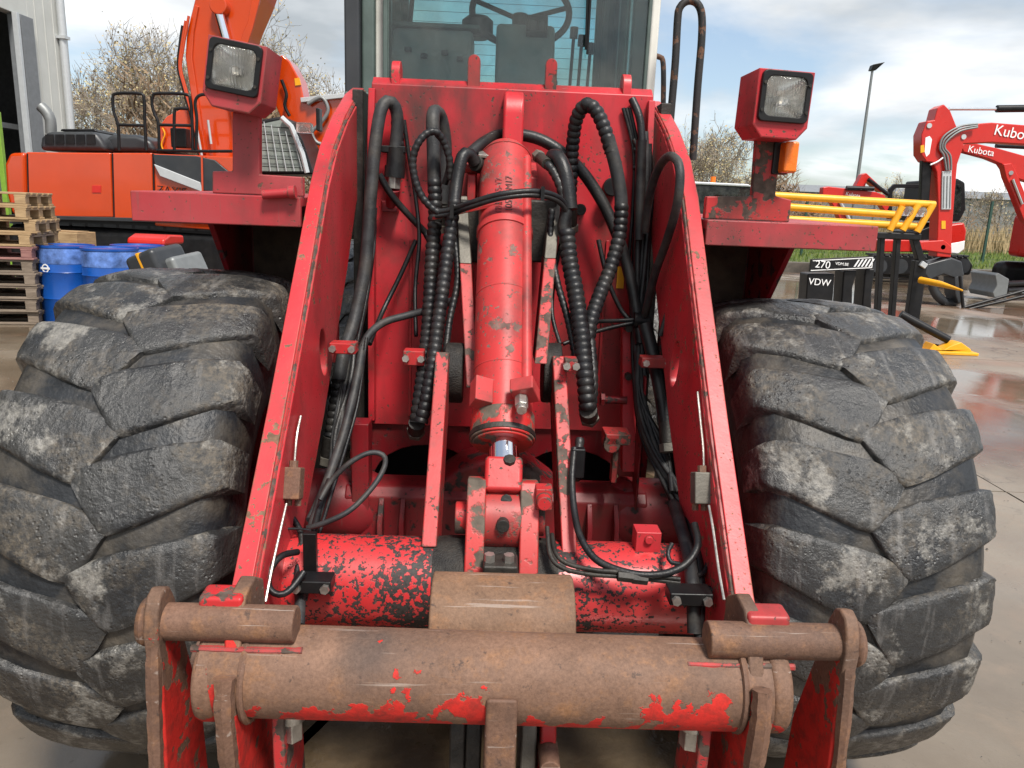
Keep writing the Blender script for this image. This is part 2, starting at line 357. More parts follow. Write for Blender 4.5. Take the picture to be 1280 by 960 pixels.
M['wood_dark'] = wood('grey_shaded_pallet_wood', (0.12, 0.09, 0.065, 1), (0.24, 0.19, 0.145, 1))
M['wood_red'] = wood('reddish_pallet_wood', (0.17, 0.07, 0.065, 1), (0.30, 0.15, 0.13, 1))
def glass(name, tint, gloss=0.9):
    t = NT(name); t.n.remove(t.b)
    tr = t.n.new('ShaderNodeBsdfTransparent'); tr.inputs[0].default_value = (*tint, 1)
    gl = t.n.new('ShaderNodeBsdfGlossy'); gl.inputs['Roughness'].default_value = 0.03; gl.inputs['Color'].default_value = (gloss, gloss, gloss, 1)
    df = t.n.new('ShaderNodeBsdfDiffuse'); df.inputs[0].default_value = (0.25, 0.26, 0.24, 1)
    fr = t.n.new('ShaderNodeFresnel'); fr.inputs[0].default_value = 1.45
    m = t.n.new('ShaderNodeMixShader'); t.link(fr.outputs[0], m.inputs[0]); t.link(tr.outputs[0], m.inputs[1]); t.link(gl.outputs[0], m.inputs[2])
    m2 = t.n.new('ShaderNodeMixShader'); t.link(t.math('MULTIPLY', t.ramp(t.noise(5, 6, 0.65), 0.35, 0.75), 0.20), m2.inputs[0]); t.link(m.outputs[0], m2.inputs[1]); t.link(df.outputs[0], m2.inputs[2])
    t.link(m2.outputs[0], t.out.inputs[0]); return t.m
M['glass'] = glass('green_tinted_glass', (0.66, 0.88, 0.87))
M['glass_front'] = glass('windscreen_glass', (0.86, 0.93, 0.92))
M['glass_dark'] = glass('dark_tinted_glass', (0.16, 0.20, 0.20))
M['glass_side'] = glass('side_tinted_glass', (0.55, 0.70, 0.68))
def lens():
    t = NT('fluted_lamp_lens')
    w = t.n.new('ShaderNodeTexWave'); w.inputs['Scale'].default_value = 38; w.bands_direction = 'X'; t.link(t.co, w.inputs['Vector'])
    t.bump(t.math('ADD', w.outputs['Fac'], t.noise(20, 3)), 0.35, 0.004)
    return t.set(Base_Color=t.mix(t.ramp(t.noise(14, 4), 0.4, 0.7), (0.92, 0.93, 0.92, 1), (0.75, 0.72, 0.66, 1)), Roughness=0.06, Transmission_Weight=0.93, IOR=1.25)
M['lens'] = lens()
M['mirror'] = plain('lamp_reflector', (0.75, 0.75, 0.73), 0.22, 1.0, 0.1, 10, 0.3)
def bark(name, a, b):
    t = NT(name); return t.set(Base_Color=t.mix(t.noise(8, 5), a, b), Roughness=0.9)
M['bark'] = bark('grey_bark', (0.20, 0.16, 0.12, 1), (0.38, 0.32, 0.25, 1))
def leafmat(name, a, b):
    t = NT(name); g = t.n.new('ShaderNodeNewGeometry')
    c = t.mix(g.outputs['Random Per Island'], a, b); t.set(Base_Color=c, Roughness=0.7); return t.m
M['leaf'] = leafmat('autumn_leaf', (0.42, 0.30, 0.13, 1), (0.34, 0.32, 0.18, 1))
M['leaf_brown'] = leafmat('brown_thicket_leaf', (0.14, 0.09, 0.05, 1), (0.24, 0.16, 0.09, 1))
M['reed'] = leafmat('dry_reed', (0.24, 0.17, 0.08, 1), (0.36, 0.27, 0.14, 1))
M['grass'] = leafmat('grass_blade', (0.06, 0.12, 0.015, 1), (0.15, 0.19, 0.03, 1))
def ground_mat(name, slab):
    t = NT(name); geo = t.n.new('ShaderNodeNewGeometry'); t.co = geo.outputs['Position']
    c = t.mix(t.ramp(t.noise(0.7, 7, 0.6), 0.3, 0.7), (0.14, 0.11, 0.08, 1), (0.265, 0.228, 0.18, 1))
    c = t.mix(t.ramp(t.noise(3.5, 7, 0.65), 0.50, 0.78), c, (0.24, 0.18, 0.13, 1))
    c = t.mix(t.math('MULTIPLY', t.ramp(t.noise(0.33, 4), 0.52, 0.66), 0.75), c, (0.24, 0.13, 0.085, 1))
    c = t.mix(t.math('MULTIPLY', t.ramp(t.noise(26, 4, 0.7), 0.62, 0.7), 0.6), c, (0.10, 0.08, 0.06, 1))
    vo = t.n.new('ShaderNodeTexVoronoi'); vo.feature = 'DISTANCE_TO_EDGE'; vo.inputs['Scale'].default_value = 0.55
    ad = t.n.new('ShaderNodeVectorMath'); ad.operation = 'ADD'; t.link(t.co, ad.inputs[0]); nn = t.n.new('ShaderNodeTexNoise'); nn.inputs['Scale'].default_value = 2.2; nn.inputs['Detail'].default_value = 6; t.link(t.co, nn.inputs['Vector']); t.link(nn.outputs['Color'], ad.inputs[1]); t.link(ad.outputs[0], vo.inputs['Vector'])
    crk = t.math('MULTIPLY', t.ramp(vo.outputs['Distance'], 0.002, 0.006, (1, 1, 1, 1), (0, 0, 0, 1)), t.ramp(t.noise(0.25, 2), 0.5, 0.56)); c = t.mix(crk, c, (0.04, 0.034, 0.028, 1))
    trk = t.ramp(t.noise(1.0, 5, 0.6, (1.6, 0.12, 1)), 0.54, 0.68); c = t.mix(t.math('MULTIPLY', trk, 0.45), c, (0.11, 0.09, 0.07, 1))
    wet = t.ramp(t.noise(0.40, 6, 0.55), 0.38, 0.50)
    c = t.mix(wet, c, t.mix(1.0, c, (0.74, 0.69, 0.63, 1), 'MULTIPLY'))
    rg = t.math('ADD', t.math('MULTIPLY', t.math('SUBTRACT', 1.0, wet), 0.36), t.math('ADD', 0.03, t.math('MULTIPLY', t.noise(6, 5), 0.10)))
    h = t.math('MULTIPLY', t.math('ADD', t.noise(70, 4, 0.7), t.math('ADD', t.noise(9, 5), t.noise(2.5, 3))), t.math('SUBTRACT', 1.10, wet))
    t.bump(h, 0.35, 0.006)
    return t.set(Base_Color=c, Roughness=rg, Specular_IOR_Level=0.65)
def mud_mat():
    t = NT('wet_shaded_mud'); c = t.mix(t.ramp(t.noise(5, 7, 0.65), 0.3, 0.7), (0.035, 0.025, 0.015, 1), (0.10, 0.07, 0.04, 1))
    t.bump(t.noise(8, 6), 0.6, 0.02); return t.set(Base_Color=c, Roughness=t.ramp(t.noise(3, 4), 0.4, 0.6, (.15, .15, .15, 1), (.6, .6, .6, 1)))
M['mud'] = mud_mat()
M['yard'] = ground_mat('wet_concrete', True)
def soil_mat(name, a, b):
    t = NT(name); return t.set(Base_Color=t.mix(t.ramp(t.noise(1.2, 6), 0.35, 0.65), a, b), Roughness=0.9)
M['field'] = soil_mat('rough_grassland', (0.05, 0.085, 0.015, 1), (0.11, 0.11, 0.035, 1))
M['joint'] = soil_mat('joint_filler', (0.03, 0.027, 0.024, 1), (0.06, 0.05, 0.04, 1))
# ================================================================== the setting
def wpart(root, name, mb, mat, parent=None, bevel=0.0, sharp=38, seg=2):
    return put(name, mb.mesh(Vector(root.location), sharp, name), M[mat], parent or root, bevel, seg)
def outl(pts, Y, th):
    q = [W(x, y, Y) for x, y in pts]
    return MB().loft(q, [p + Vector((0, th, 0)) for p in q])
def bar_(a, b, r, n=10): return MB().cyl(a, b, r, n)
gm = MB().add([(-900, -40, -.03), (900, -40, -.03), (900, 1800, -.03), (-900, 1800, -.03)], [(0, 1, 2, 3)])
struct('ground', gm.mesh(), M['field'])
yard = struct('yard', MB().add([(-40, -14, -.012), (30, -14, -.012), (30, 22.3, -.012), (-40, 60, -.012)], [(0, 1, 2, 3)]).mesh(), M['joint'])
xs = [-35.1, -30.1, -25.1, -20.1, -15.1, -10.6, -6.1, -1.6, 2.9, 7.4, 11.9, 16.4, 20.9, 25.4]
ys = [-13.5, -9.0, -4.6, -.2, 4.2, 8.7, 13.2, 17.7, 22.2]
for i in range(len(xs) - 1):
    for j in range(len(ys) - 1):
        g = .006; x0, x1, y0, y1 = xs[i] + g, xs[i + 1] - g, ys[j] + g, ys[j + 1] - g
        dz = random.uniform(-.002, .002)
        put('concrete_slab', MB().loft([(x0, y0, -.1), (x1, y0, -.1), (x1, y1, -.1), (x0, y1, -.1)], [(x0, y0, dz), (x1, y0, dz), (x1, y1, dz), (x0, y1, dz)]).mesh(), M['yard'], yard)
mp_ = [(-.80, 2.1), (-.62, 1.45), (.1, 1.30), (.62, 1.5), (.78, 2.1), (.72, 3.0), (.70, 4.5), (-.72, 4.6), (-.78, 3.0)]
mp_ = [(p.x, p.y) for p in smooth_path([Vector((a, b, 0)) for a, b in mp_ + mp_[:1]], 14)[:-1]]
mp_ = [(a + .09 * math.sin(9 * b + 3 * a) + .05 * math.sin(23 * a), b + .07 * math.sin(11 * a) + .04 * math.sin(27 * b + 1)) for a, b in mp_]
struct('shaded_mud_puddle', MB().loft([(a, b, -.02) for a, b in mp_], [(a * .985, b, .009) for a, b in mp_]).mesh(), M['mud'])  # wet mud whose dark tone also paints in the shade under the loader
kerb = struct('kerb', MB().box((14, 22.45, .05), (44, .3, .50)).mesh(), M['concrete_kerb'], .02)
struct('grass_bank', MB().add([(-6, 22.6, .28), (70, 22.6, .28), (110, 60, .5), (-6, 60, .5)], [(0, 1, 2, 3)]).mesh(), M['field'])
rp = random.Random(3); vs = []; fs = []
for _ in range(2000):
    x = rp.uniform(-7, 8); y = rp.uniform(.8, 11); r0 = rp.uniform(.002, .008); o = len(vs)
    vs += [(x + r0 * math.cos(a) * rp.uniform(.7, 1.3), y + r0 * math.sin(a) * rp.uniform(.7, 1.3), .004) for a in (0, 1.57, 3.14, 4.71)] + [(x, y, .004 + r0 * rp.uniform(.5, 1.1))]
    fs += [(o + k, o + (k + 1) % 4, o + 4) for k in range(4)]
pm = bpy.data.meshes.new('grit'); pm.from_pydata(vs, [], fs); po = put('grit', pm, M['concrete_kerb']); po['kind'] = 'stuff'; po['label'] = 'loose grit and small stones scattered on the wet concrete'; po['category'] = 'grit'
# grass and dry reeds: too many to count
def blades(name, n, area, h, w, mat, label, cat):
    mb = MB(); vs = []; fs = []
    for _ in range(n):
        x = random.uniform(area[0], area[1]); y = random.uniform(area[2], area[3]); hh = h * random.uniform(.5, 1.2); a = random.uniform(0, math.pi)
        dx_, dy_ = math.cos(a) * w, math.sin(a) * w; lx, ly = random.uniform(-.3, .3) * hh, random.uniform(-.3, .3) * hh; z = .28 + (y - 22.6) * .0058
        o = len(vs); vs += [(x - dx_, y - dy_, z - .05), (x + dx_, y + dy_, z - .05), (x + lx + dx_ * .5, y + ly, z + hh * .7), (x + lx * 1.5, y + ly * 1.5, z + hh)]; fs += [(o, o + 1, o + 2), (o, o + 2, o + 3)]
    me = bpy.data.meshes.new(name); me.from_pydata(vs, [], fs)
    o = put(name, me, M[mat]); o['kind'] = 'stuff'; o['label'] = label; o['category'] = cat
blades('grass', 16000, (6, 34, 22.7, 34), .16, .02, 'grass', 'short green grass on the bank beyond the kerb', 'grass')
blades('dry_reeds', 9000, (6, 60, 33, 46), 1.15, .03, 'reed', 'tall dry tan reeds and weeds behind the grass bank', 'reeds')
# ---- far grey shed and hedge on the right
sh = thing('grey_shed', (30, 78, 0), 'long low grey industrial shed far behind the red excavators', 'shed')
wpart(sh, 'wall', MB().box((34, 80, 2.0), (62, 6, 4.4)), 'pole'); wpart(sh, 'roof', MB().px([(76.6, 4.2), (80, 5.0), (83.4, 4.2)], 2, 66), 'clad_grey')
for k in range(20): wpart(sh, 'cladding_rib', MB().box((4 + 3.1 * k, 76.95, 2.0), (.25, .12, 4.3)), 'clad_grey')
# ---- wire fence with green posts
fz = thing('wire_fence', (12, 26, .3), 'green wire fence on slim posts across the grass bank', 'fence')
for k in range(11):
    x = 9.55 + 3.05 * k
    p_ = wpart(fz, 'post', MB().box((x, 26.0, 1.25), (.07, .07, 2.2)), 'fence_green')
for k in range(7): wpart(fz, 'wire', MB().box((25, 26.04, .45 + .3 * k), (31.5, .006, .006)), 'fence_green')
# ---- street lamp
b = W(1065, 232, 34); t = W(1084, 88, 34)
lampx = b.x + .2
sl = thing('street_lamp', (lampx, 34, 0), 'tall slim grey street lamp with one flat head behind the excavators', 'street lamp')
wpart(sl, 'pole', MB().tube([(lampx, 34, 0), (lampx, 34, t.z)], [.09, .05], 10), 'pole')
wpart(sl, 'lamp_head', MB().loft([Vector((lampx - .1, 33.9, t.z + .0)), Vector((lampx + .1, 33.9, t.z)), Vector((lampx + .1, 34.2, t.z)), Vector((lampx - .1, 34.2, t.z))], [Vector((lampx - .05, 33.85, t.z + .22)), Vector((lampx + .42, 33.85, t.z + .33)), Vector((lampx + .42, 34.2, t.z + .33)), Vector((lampx - .05, 34.2, t.z + .22))]), 'black', None, .02)
# ---- warehouse on the left
wx = -9.75
wh = thing('warehouse', (wx, 17, 0), 'pale clad warehouse with a tall dark open doorway behind the pallets', 'warehouse')
wpart(wh, 'wall', MB().box((wx - .12, 16.55, 4.5), (.24, 1.1, 9.0)).box((wx - .12, 5.0, 6.875), (.24, 22.0, 4.25)).box((wx - .12, -6.5, 2.7), (.24, 1.0, 5.4)).box((wx - 8.25, 17.22, 4.5), (16.5, .24, 9.0)).box((wx - 16.4, 5, 4.5), (.2, 24, 9.0)), 'clad', None, .01)
for k in range(3): wpart(wh, 'cladding_rib', MB().box((wx + .004, 16.25 + .3 * k, 4.5), (.012, .02, 9.0)), 'clad')
wpart(wh, 'roof', MB().box((wx - 8.2, 5.5, 9.1), (16.8, 24.6, .2)), 'clad_grey')
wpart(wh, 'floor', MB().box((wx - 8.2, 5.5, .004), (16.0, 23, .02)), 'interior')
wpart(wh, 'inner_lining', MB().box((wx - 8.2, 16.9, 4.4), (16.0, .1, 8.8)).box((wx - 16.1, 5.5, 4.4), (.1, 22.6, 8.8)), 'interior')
wpart(wh, 'door_jamb', MB().box((wx - .02, 15.80, 2.37), (.26, .40, 4.74)), 'clad_grey', None, .01)
wpart(wh, 'door_track', MB().box((wx + .08, 15.5, 2.37), (.10, .08, 4.74)), 'silver', None, .005)
wpart(wh, 'downpipe', bar_((wx + .09, 17.0, 0), (wx + .09, 17.0, 9.0), .075, 14), 'silver')
for z in (2.2, 4.6, 7): wpart(wh, 'pipe_bracket', MB().box((wx + .09, 17.0, z), (.20, .20, .06)), 'silver')
rk = thing('storage_rack', (wx - 2.6, 15.6, 0), 'dim storage rack with dark boxes inside the warehouse doorway', 'rack')
for z in (.3, 1.5, 2.7): wpart(rk, 'shelf', MB().box((wx - 2.2, 15.6, z), (3.6, 1.0, .1)), 'clad_grey')
for dx_ in (-4.0, -.4): wpart(rk, 'upright', MB().box((wx + dx_, 15.2, 1.8), (.1, .1, 3.6)), 'clad_grey')
for k in range(7): wpart(rk, 'stored_box', MB().box((wx - 3.8 + .55 * k, 15.5, (.6, 1.85, 3.0)[k % 3] + .02), (.42, .6, .45)), ('xgrey', 'wood_dark', 'pole')[k % 3], None, .02)
p = W(6, 140, 14.0); g_ = W(9, 260, 14.0)
lm = thing('lime_post', (g_.x, 14, 0), 'bright lime green upright post standing at the warehouse doorway', 'post'); wpart(lm, 'post_tube', MB().box((g_.x, 14, p.z / 2), (.09, .09, p.z)), 'lime', None, .01); wpart(lm, 'base_plate', MB().box((g_.x, 14, .02), (.3, .3, .04)), 'lime', None, .005)
# ---- pallets: one thing each, in a stack
def pallet(z, x, y, rz, mat, label):
    r_ = thing('wooden_pallet', (x, y, z), label, 'pallet', 'pallets in the stack by the doorway', rz)
    def pt(n, c, d): put(n, MB().box(c, d).mesh(), M[mat], r_, .004, 1)
    for yy in (-.34, -.17, 0, .17, .34): pt('deck_board', (0, yy, .133), (1.2, .12, .022))
    for xx in (-.53, 0, .53): pt('stringer_board', (xx, 0, .111), (.12, .8, .022))
    for xx in (-.53, 0, .53):
        for yy in (-.35, 0, .35): pt('block', (xx, yy, .061), (.11, .11, .078))
    for yy in (-.35, 0, .35): pt('skid_board', (0, yy, .011), (1.2, .11, .022))
names = ['lowest dark grey', 'second from the ground grey', 'third from the ground grey', 'fourth from the ground grey', 'fifth from the ground grey', 'reddish sixth', 'pale seventh from the ground', 'pale third from the top', 'pale second from the top', 'pale topmost']
for k in range(10):
    pallet(.002 + .1455 * k, -6.02 + random.uniform(-.03, .03) + (.05 if k in (7,) else 0), 8.75, R(12) + random.uniform(-.04, .04), 'wood_dark' if k < 5 else 'wood_red' if k == 5 else 'wood_new', names[k] + ' wooden pallet in the stack at the left edge')  # lower pallets get darker wood, painting in the shade low on the stack
# ---- blue drums
def drum(x, y, label):
    r_ = thing('blue_drum', (x, y, 0), label, 'drum', 'blue drums by the pallets')
    put('drum_body', MB().lathe([(0, 0), (0, .285), (.02, .292), (.27, .292), (.285, .30), (.30, .292), (.57, .292), (.585, .30), (.60, .292), (.86, .292)], (0, 0, 0), 'z', 40).mesh(), M['blue'], r_)
    put('top_rim', MB().lathe([(.855, .29), (.86, .302), (.885, .302), (.885, .285), (.87, .28), (.87, 0)], (0, 0, 0), 'z', 40).mesh(), M['blue'], r_)
    put('film_wrap', MB().lathe([(.68, .294), (.70, .2965), (.84, .2955), (.854, .2945)], (0, 0, 0), 'z', 60).mesh(), M['wrap'], r_)
    return r_
d1 = drum(*W(82, 310, 8.9).xy, 'blue plastic drum with white emblem next to the pallet stack')
d2 = drum(*W(137, 310, 8.7).xy, 'blue plastic drum in cloudy film between two other drums')
d3 = drum(*W(172, 310, 9.35).xy, 'blue plastic drum furthest right, half behind the loader tyre')
em = MB().lathe([(-.001, .035), (-.001, .05), (.001, .05), (.001, .035)], (0, 0, 0), 'y', 24, True); e_ = put('emblem', em.mesh(), M['white'], d1); e_.location = (-.085, -.2825, .63); e_.rotation_euler = (0, 0, R(-17)); put('emblem_bar', MB().box((0, -.0015, .0), (.13, .003, .022)).mesh(), M['white'], e_)
# ---- crate and red lid behind the tyre
p = W(205, 320, 7.2)
cr_ = thing('grey_crate', (p.x, 7.2, p.z - .35), 'tilted dark grey plastic crate with white end and yellow strap behind the tyre', 'crate')
rot = Matrix.Rotation(R(-22), 3, 'Y') @ Matrix.Rotation(R(-14), 3, 'Z')
put('crate_body', MB().box((-.04, 0, .24), (.34, .45, .34), rot).mesh(), M['xgrey'], cr_, .05, 4); put('white_end', MB().box((.20, .06, .19), (.15, .45, .36), rot).mesh(), M['pole'], cr_, .04, 4)
put('strap', MB().box((-.04, 0, .24), (.02, .456, .346), rot).mesh(), M['yellow'], cr_); put('pallet_foot', MB().box((.05, .1, -.1), (.7, .6, .3)).box((.05, .1, -.22 - (p.z - .35) / 2), (.6, .5, p.z - .35)).mesh(), M['wood_dark'], cr_)
p = W(195, 299, 10.0)
rl = thing('red_bin', (p.x, 10, 0), 'red plastic bin lid showing above the blue drums', 'bin'); wpart(rl, 'bin_body', MB().box((p.x, 10, p.z / 2 - .06), (.4, .5, p.z - .1)), 'xred', None, .03); wpart(rl, 'lid', MB().px([(9.7, p.z - .06), (9.72, p.z + .02), (9.9, p.z + .07), (10.3, p.z + .05), (10.3, p.z - .06)], p.x - .24, p.x + .24), 'xred', None, .03)
p = W(90, 297, 11.0)
cb_ = thing('cream_box', (p.x, 11, 0), 'cream cardboard box behind the blue drums', 'box'); wpart(cb_, 'box_body', MB().box((p.x, 11, (p.z + .08) / 2), (.42, .5, p.z + .08)), 'wood_new', None, .01); wpart(cb_, 'box_flap', MB().box((p.x, 10.95, p.z + .09), (.40, .3, .012)), 'wood_new')
# ---- orange excavator behind on the left
EY = 12.2
ex = thing('orange_excavator', (-5.5, EY, 0), 'big glossy orange excavator parked behind the loader on the left', 'excavator')
def ep(name, pts, y0, th, mat, bevel=.03, parent=None): return wpart(ex, name, outl(pts, y0, th), mat, parent, bevel, 38, 3)
body = ep('counterweight', [(5, 205), (11, 191), (31, 190), (33, 272), (14, 268), (7, 240)], EY, 2.4, 'orange', .06)
ep('engine_door', [(32, 190), (138, 191), (141, 272), (34, 271)], EY, 2.4, 'orange', .025)
ep('pump_door', [(139, 191), (190, 191), (192, 276), (142, 275)], EY, 2.4, 'orange', .025)
ep('side_box', [(191, 192), (300, 196), (300, 290), (193, 282)], EY + .02, 2.4, 'orange', .025)
ep('cover_panel', [(191, 193), (245, 195), (268, 200), (286, 215), (286, 242), (255, 238), (193, 205)], EY - .03, .1, 'xgrey', .01)
ep('silver_stripe', [(192, 205), (250, 228), (253, 240), (200, 220)], EY - .055, .05, 'silver', .008)
ep('cover_seam', [(251, 194), (253, 194), (254, 240), (252, 240)], EY - .06, .02, 'orange', .0)
lh = ep('latch', [(115, 232), (126, 232), (126, 241), (115, 241)], EY - .01, .03, 'xred', .004)
for xx in (34, 140.5, 191): ep('door_gap', [(xx - .9, 192), (xx + .9, 192), (xx + 3.0, 271), (xx + 1.2, 271)], EY - .004, .02, 'black', .0)
ep('lower_rail', [(10, 268), (300, 276), (300, 281), (12, 273)], EY - .02, .1, 'xgrey', .01)
ep('reflector', [(16, 252), (20, 252), (21, 262), (17, 262)], EY - .02, .03, 'xred', .004)
wpart(ex, 'upper_deck', MB().loft([W(8, 276, EY) + Vector((0, .1, 0)), W(300, 296, EY) + Vector((0, .1, 0)), W(300, 296, EY) + Vector((0, 2.6, 0)), W(8, 276, EY) + Vector((0, 2.6, 0))], [W(20, 268, EY) + Vector((0, .1, 0)), W(420, 280, EY) + Vector((0, .1, 0)), W(420, 280, EY) + Vector((0, 2.6, 0)), W(20, 268, EY) + Vector((0, 2.6, 0))]), 'black')
wpart(ex, 'belly_plate', outl([(80, 277), (225, 280), (235, 290), (225, 300), (90, 297)], EY + .3, 1.8), 'xgrey', None, .05)
ep('engine_hood', [(48, 188), (50, 172), (58, 164), (118, 164), (128, 175), (134, 189)], EY + .35, 1.5, 'xgrey', .08)
for k in range(5): ep('hood_slat', [(56 + 13 * k, 168), (66 + 13 * k, 168), (67 + 13 * k, 180), (56 + 13 * k, 180)], EY + .335, .03, 'black', .0)
ep('hood_cap', [(75, 164), (76, 161), (118, 161), (122, 165)], EY + .5, 1.2, 'black', .02)
ep('rear_hood', [(128, 189), (130, 172), (140, 167), (170, 168), (188, 175), (195, 190)], EY + .6, 1.5, 'xgrey', .08)
wpart(ex, 'exhaust', MB().hose([W(64, 168, EY + .8), W(63, 150, EY + .8), W(58, 140, EY + .8), (W(51, 133, EY + .8))], .085, False, 14), 'pole')
def rails(pts, Y=EY + .1): wpart(ex, 'handrail', MB().hose([W(x, y, Y) for x, y in pts], .024, False, 10), 'black')
rails([(149, 188), (148, 160), (145, 148), (142, 138), (141, 122), (146, 117), (174, 117), (180, 123), (181, 150), (183, 188)]); rails([(147, 156), (182, 157)])
rails([(199, 189), (198, 155), (193, 142), (190, 130), (191, 121), (196, 117), (232, 118), (238, 126), (240, 150), (241, 189)]); rails([(197, 156), (240, 157)])
rails([(245, 189), (246, 150), (244, 128), (250, 119), (265, 118)]); rails([(196, 188), (250, 189), (290, 189)])
rails([(218, 189), (218, 142), (222, 136), (236, 136)])
wpart(ex, 'control_box', MB().box(W(226, 173, EY + .5), (.25, .2, .3)), 'black', None, .02)
ep('tool_box', [(196, 189), (196, 160), (208, 145), (238, 130), (252, 132), (252, 189)], EY + .9, 1.0, 'orange', .03)
wpart(ex, 'yellow_cable', MB().hose([W(203, 160, EY + .85), W(206, 168, EY + .85), W(202, 180, EY + .85), W(204, 188, EY + .85)], .012), 'yellow')
# boom: thick curved box section
boom = ep('boom', [(255, 235), (248, 190), (238, 120), (231, 70), (233, 40), (243, 0), (255, -40), (345, -60), (325, 0), (310, 35), (302, 60), (300, 120), (292, 235)], EY + .9, .7, 'orange', .03)
ep('boom_edge', [(249, 192), (239, 120), (232, 72), (233, 48), (238, 22), (243, 6), (248, 8), (242, 40), (240, 72), (247, 120), (257, 192)], EY + .86, .05, 'orange', .012, boom)
ep('boom_edge', [(318, -20), (330, -22), (316, 35), (307, 62), (298, 62), (302, 45), (310, 25)], EY + .86, .05, 'orange', .012, boom)
a, b = W(272, 10, EY + .8), W(286, 62, EY + .8)
wpart(ex, 'boom_cylinder', MB().cyl(a, b, .075, 18), 'chrome'); wpart(ex, 'cylinder_barrel', MB().cyl(b, W(300, 150, EY + .8), .12, 18), 'orange')
wpart(ex, 'boom_boss', MB().cyl(W(272, 6, EY + .72), W(272, 6, EY + .72) + Vector((0, .3, 0)), .14, 24), 'orange', boom, .02)
for k, dx_ in enumerate((0, 4, 8)):
    wpart(ex, 'boom_hose', MB().hose([W(236 - dx_, 20 + 6 * k, EY + .8), W(229 - dx_ * .6, 60, EY + .8), W(226 - dx_ * .4, 85, EY + .8), W(232 - dx_ * .4, 110, EY + .8), W(243 - dx_ * .4, 150, EY + .8), W(252 - dx_ * .2, 200, EY + .8)], .022), 'orange' if k < 2 else 'black')
for (pts) in ([(246, 160), (256, 215)], [(260, 150), (264, 180)]): wpart(ex, 'boom_pipe', MB().hose([W(x, y, EY + .75) for x, y in pts], .02), 'silver')
# dipper and second linkage, beyond the boom
arm_ = ep('dipper_arm', [(338, 118), (342, 75), (352, 68), (362, 76), (375, 100), (380, 125), (430, 118), (445, 122), (445, 205), (395, 210), (352, 150)], EY + 2.4, .5, 'orange', .03)
ep('dipper_plate', [(375, 122), (430, 116), (430, 122), (376, 128)], EY + 2.3, .3, 'silver', .01, arm_)
wpart(ex, 'dipper_hose', MB().hose([W(385, 130, EY + 2.3), W(402, 122, EY + 2.3), (W(410, 138, EY + 2.3)), W(400, 155, EY + 2.3), W(390, 165, EY + 2.3), W(396, 178, EY + 2.3), W(412, 182, EY + 2.3)], .035), 'pole')
wpart(ex, 'dipper_hose', MB().hose([W(352, 100, EY + 2.3), W(358, 118, EY + 2.3), (W(356, 132, EY + 2.3)), W(362, 145, EY + 2.3)], .03), 'black')
ep('warning_label', [(368, 98), (374, 97), (376, 106), (369, 107)], EY + 2.38, .03, 'yellow', .0, arm_)
# operator cab of the excavator
ecab = ep('excavator_cab', [(322, 218), (322, 150), (352, 145), (366, 152), (378, 176), (392, 218)], EY + 1.0, 1.0, 'black', .04)
ep('cab_glass', [(327, 214), (327, 155), (350, 150), (362, 160), (374, 190), (381, 214)], EY + .98, .03, 'cab_grey', .0, ecab)
for k in range(6): wpart(ex, 'guard_bar', bar_(W(328, 158 + 10 * k, EY + .93), W(361 + 4 * k, 160 + 10 * k, EY + .93), .007, 6), 'black', ecab)
for k in range(5): wpart(ex, 'guard_bar', bar_(W(330 + 9 * k, 152 + k * 4, EY + .92), W(338 + 10 * k, 214, EY + .92), .008, 6), 'silver', ecab)
wpart(ex, 'cab_pillar', MB().tube([W(352, 147, EY + .9), W(364, 158, EY + .9), W(378, 192, EY + .9), W(384, 216, EY + .9)], .045, 8), 'silver', ecab)
wpart(ex, 'work_lamp', MB().box(W(381, 160, EY + .8), (.25, .15, .16)), 'lens', ecab, .02); wpart(ex, 'mirror', MB().box(W(399, 150, EY + .6), (.06, .2, .35)), 'black', ecab, .02)
lettering_todo = [(ex, 'ZAXIS', .17, W(215, 239, EY), 'black')]
for y_ in (EY + .1, EY + 1.9):
    a, b = W(20, 300, y_), W(330, 330, y_)
    tr = wpart(ex, 'crawler_track', MB().px([(y_, 0)] * 0 or [(y_, .04), (y_ + .6, .04), (y_ + .6, .95), (y_, .95)], -8.2, -3.6), 'black', None, .15, 38, 4)
    for k in range(18): wpart(ex, 'track_shoe', MB().box((-8.0 + .25 * k, y_ + .3, .975), (.2, .6, .05)).box((-8.0 + .25 * k, y_ + .3, .02), (.2, .6, .04)), 'xgrey', tr)
wpart(ex, 'slew_ring', MB().cyl((-5.9, EY + 1.3, .75), (-5.9, EY + 1.3, 1.15), .7, 28), 'black')
# ---- red excavators on the right
def rx(root, name, pts, Y, th, mat='xred', bevel=.02, parent=None): return wpart(root, name, outl(pts, Y, th), mat, parent, bevel)
AY = 14.6
xa = thing('red_excavator', (8.0, AY, 0), 'large red excavator boom and dipper standing on its hitch at the right edge', 'excavator')
dp = rx(xa, 'dipper', [(1152, 193), (1152, 168), (1159, 151), (1168, 150), (1172, 135), (1180, 130), (1188, 138), (1196, 158), (1206, 170), (1204, 185), (1197, 205), (1194, 240), (1191, 280), (1189, 322), (1171, 321), (1173, 260), (1171, 215), (1166, 203), (1158, 202)], AY, .32)
rx(xa, 'dipper_slot', [(1156, 190), (1157, 172), (1162, 170), (1165, 174), (1162, 192), (1158, 196)], AY - .004, .328, 'white', .0, dp)
bm_ = rx(xa, 'boom', [(1192, 172), (1200, 163), (1215, 155), (1240, 153), (1290, 157), (1400, 175), (1400, 205), (1290, 181), (1240, 178), (1200, 180)], AY + .05, .24)
rx(xa, 'lower_link', [(1150, 302), (1180, 300), (1190, 308), (1190, 318), (1150, 312)], AY - .02, .34, 'xred', .02, dp)
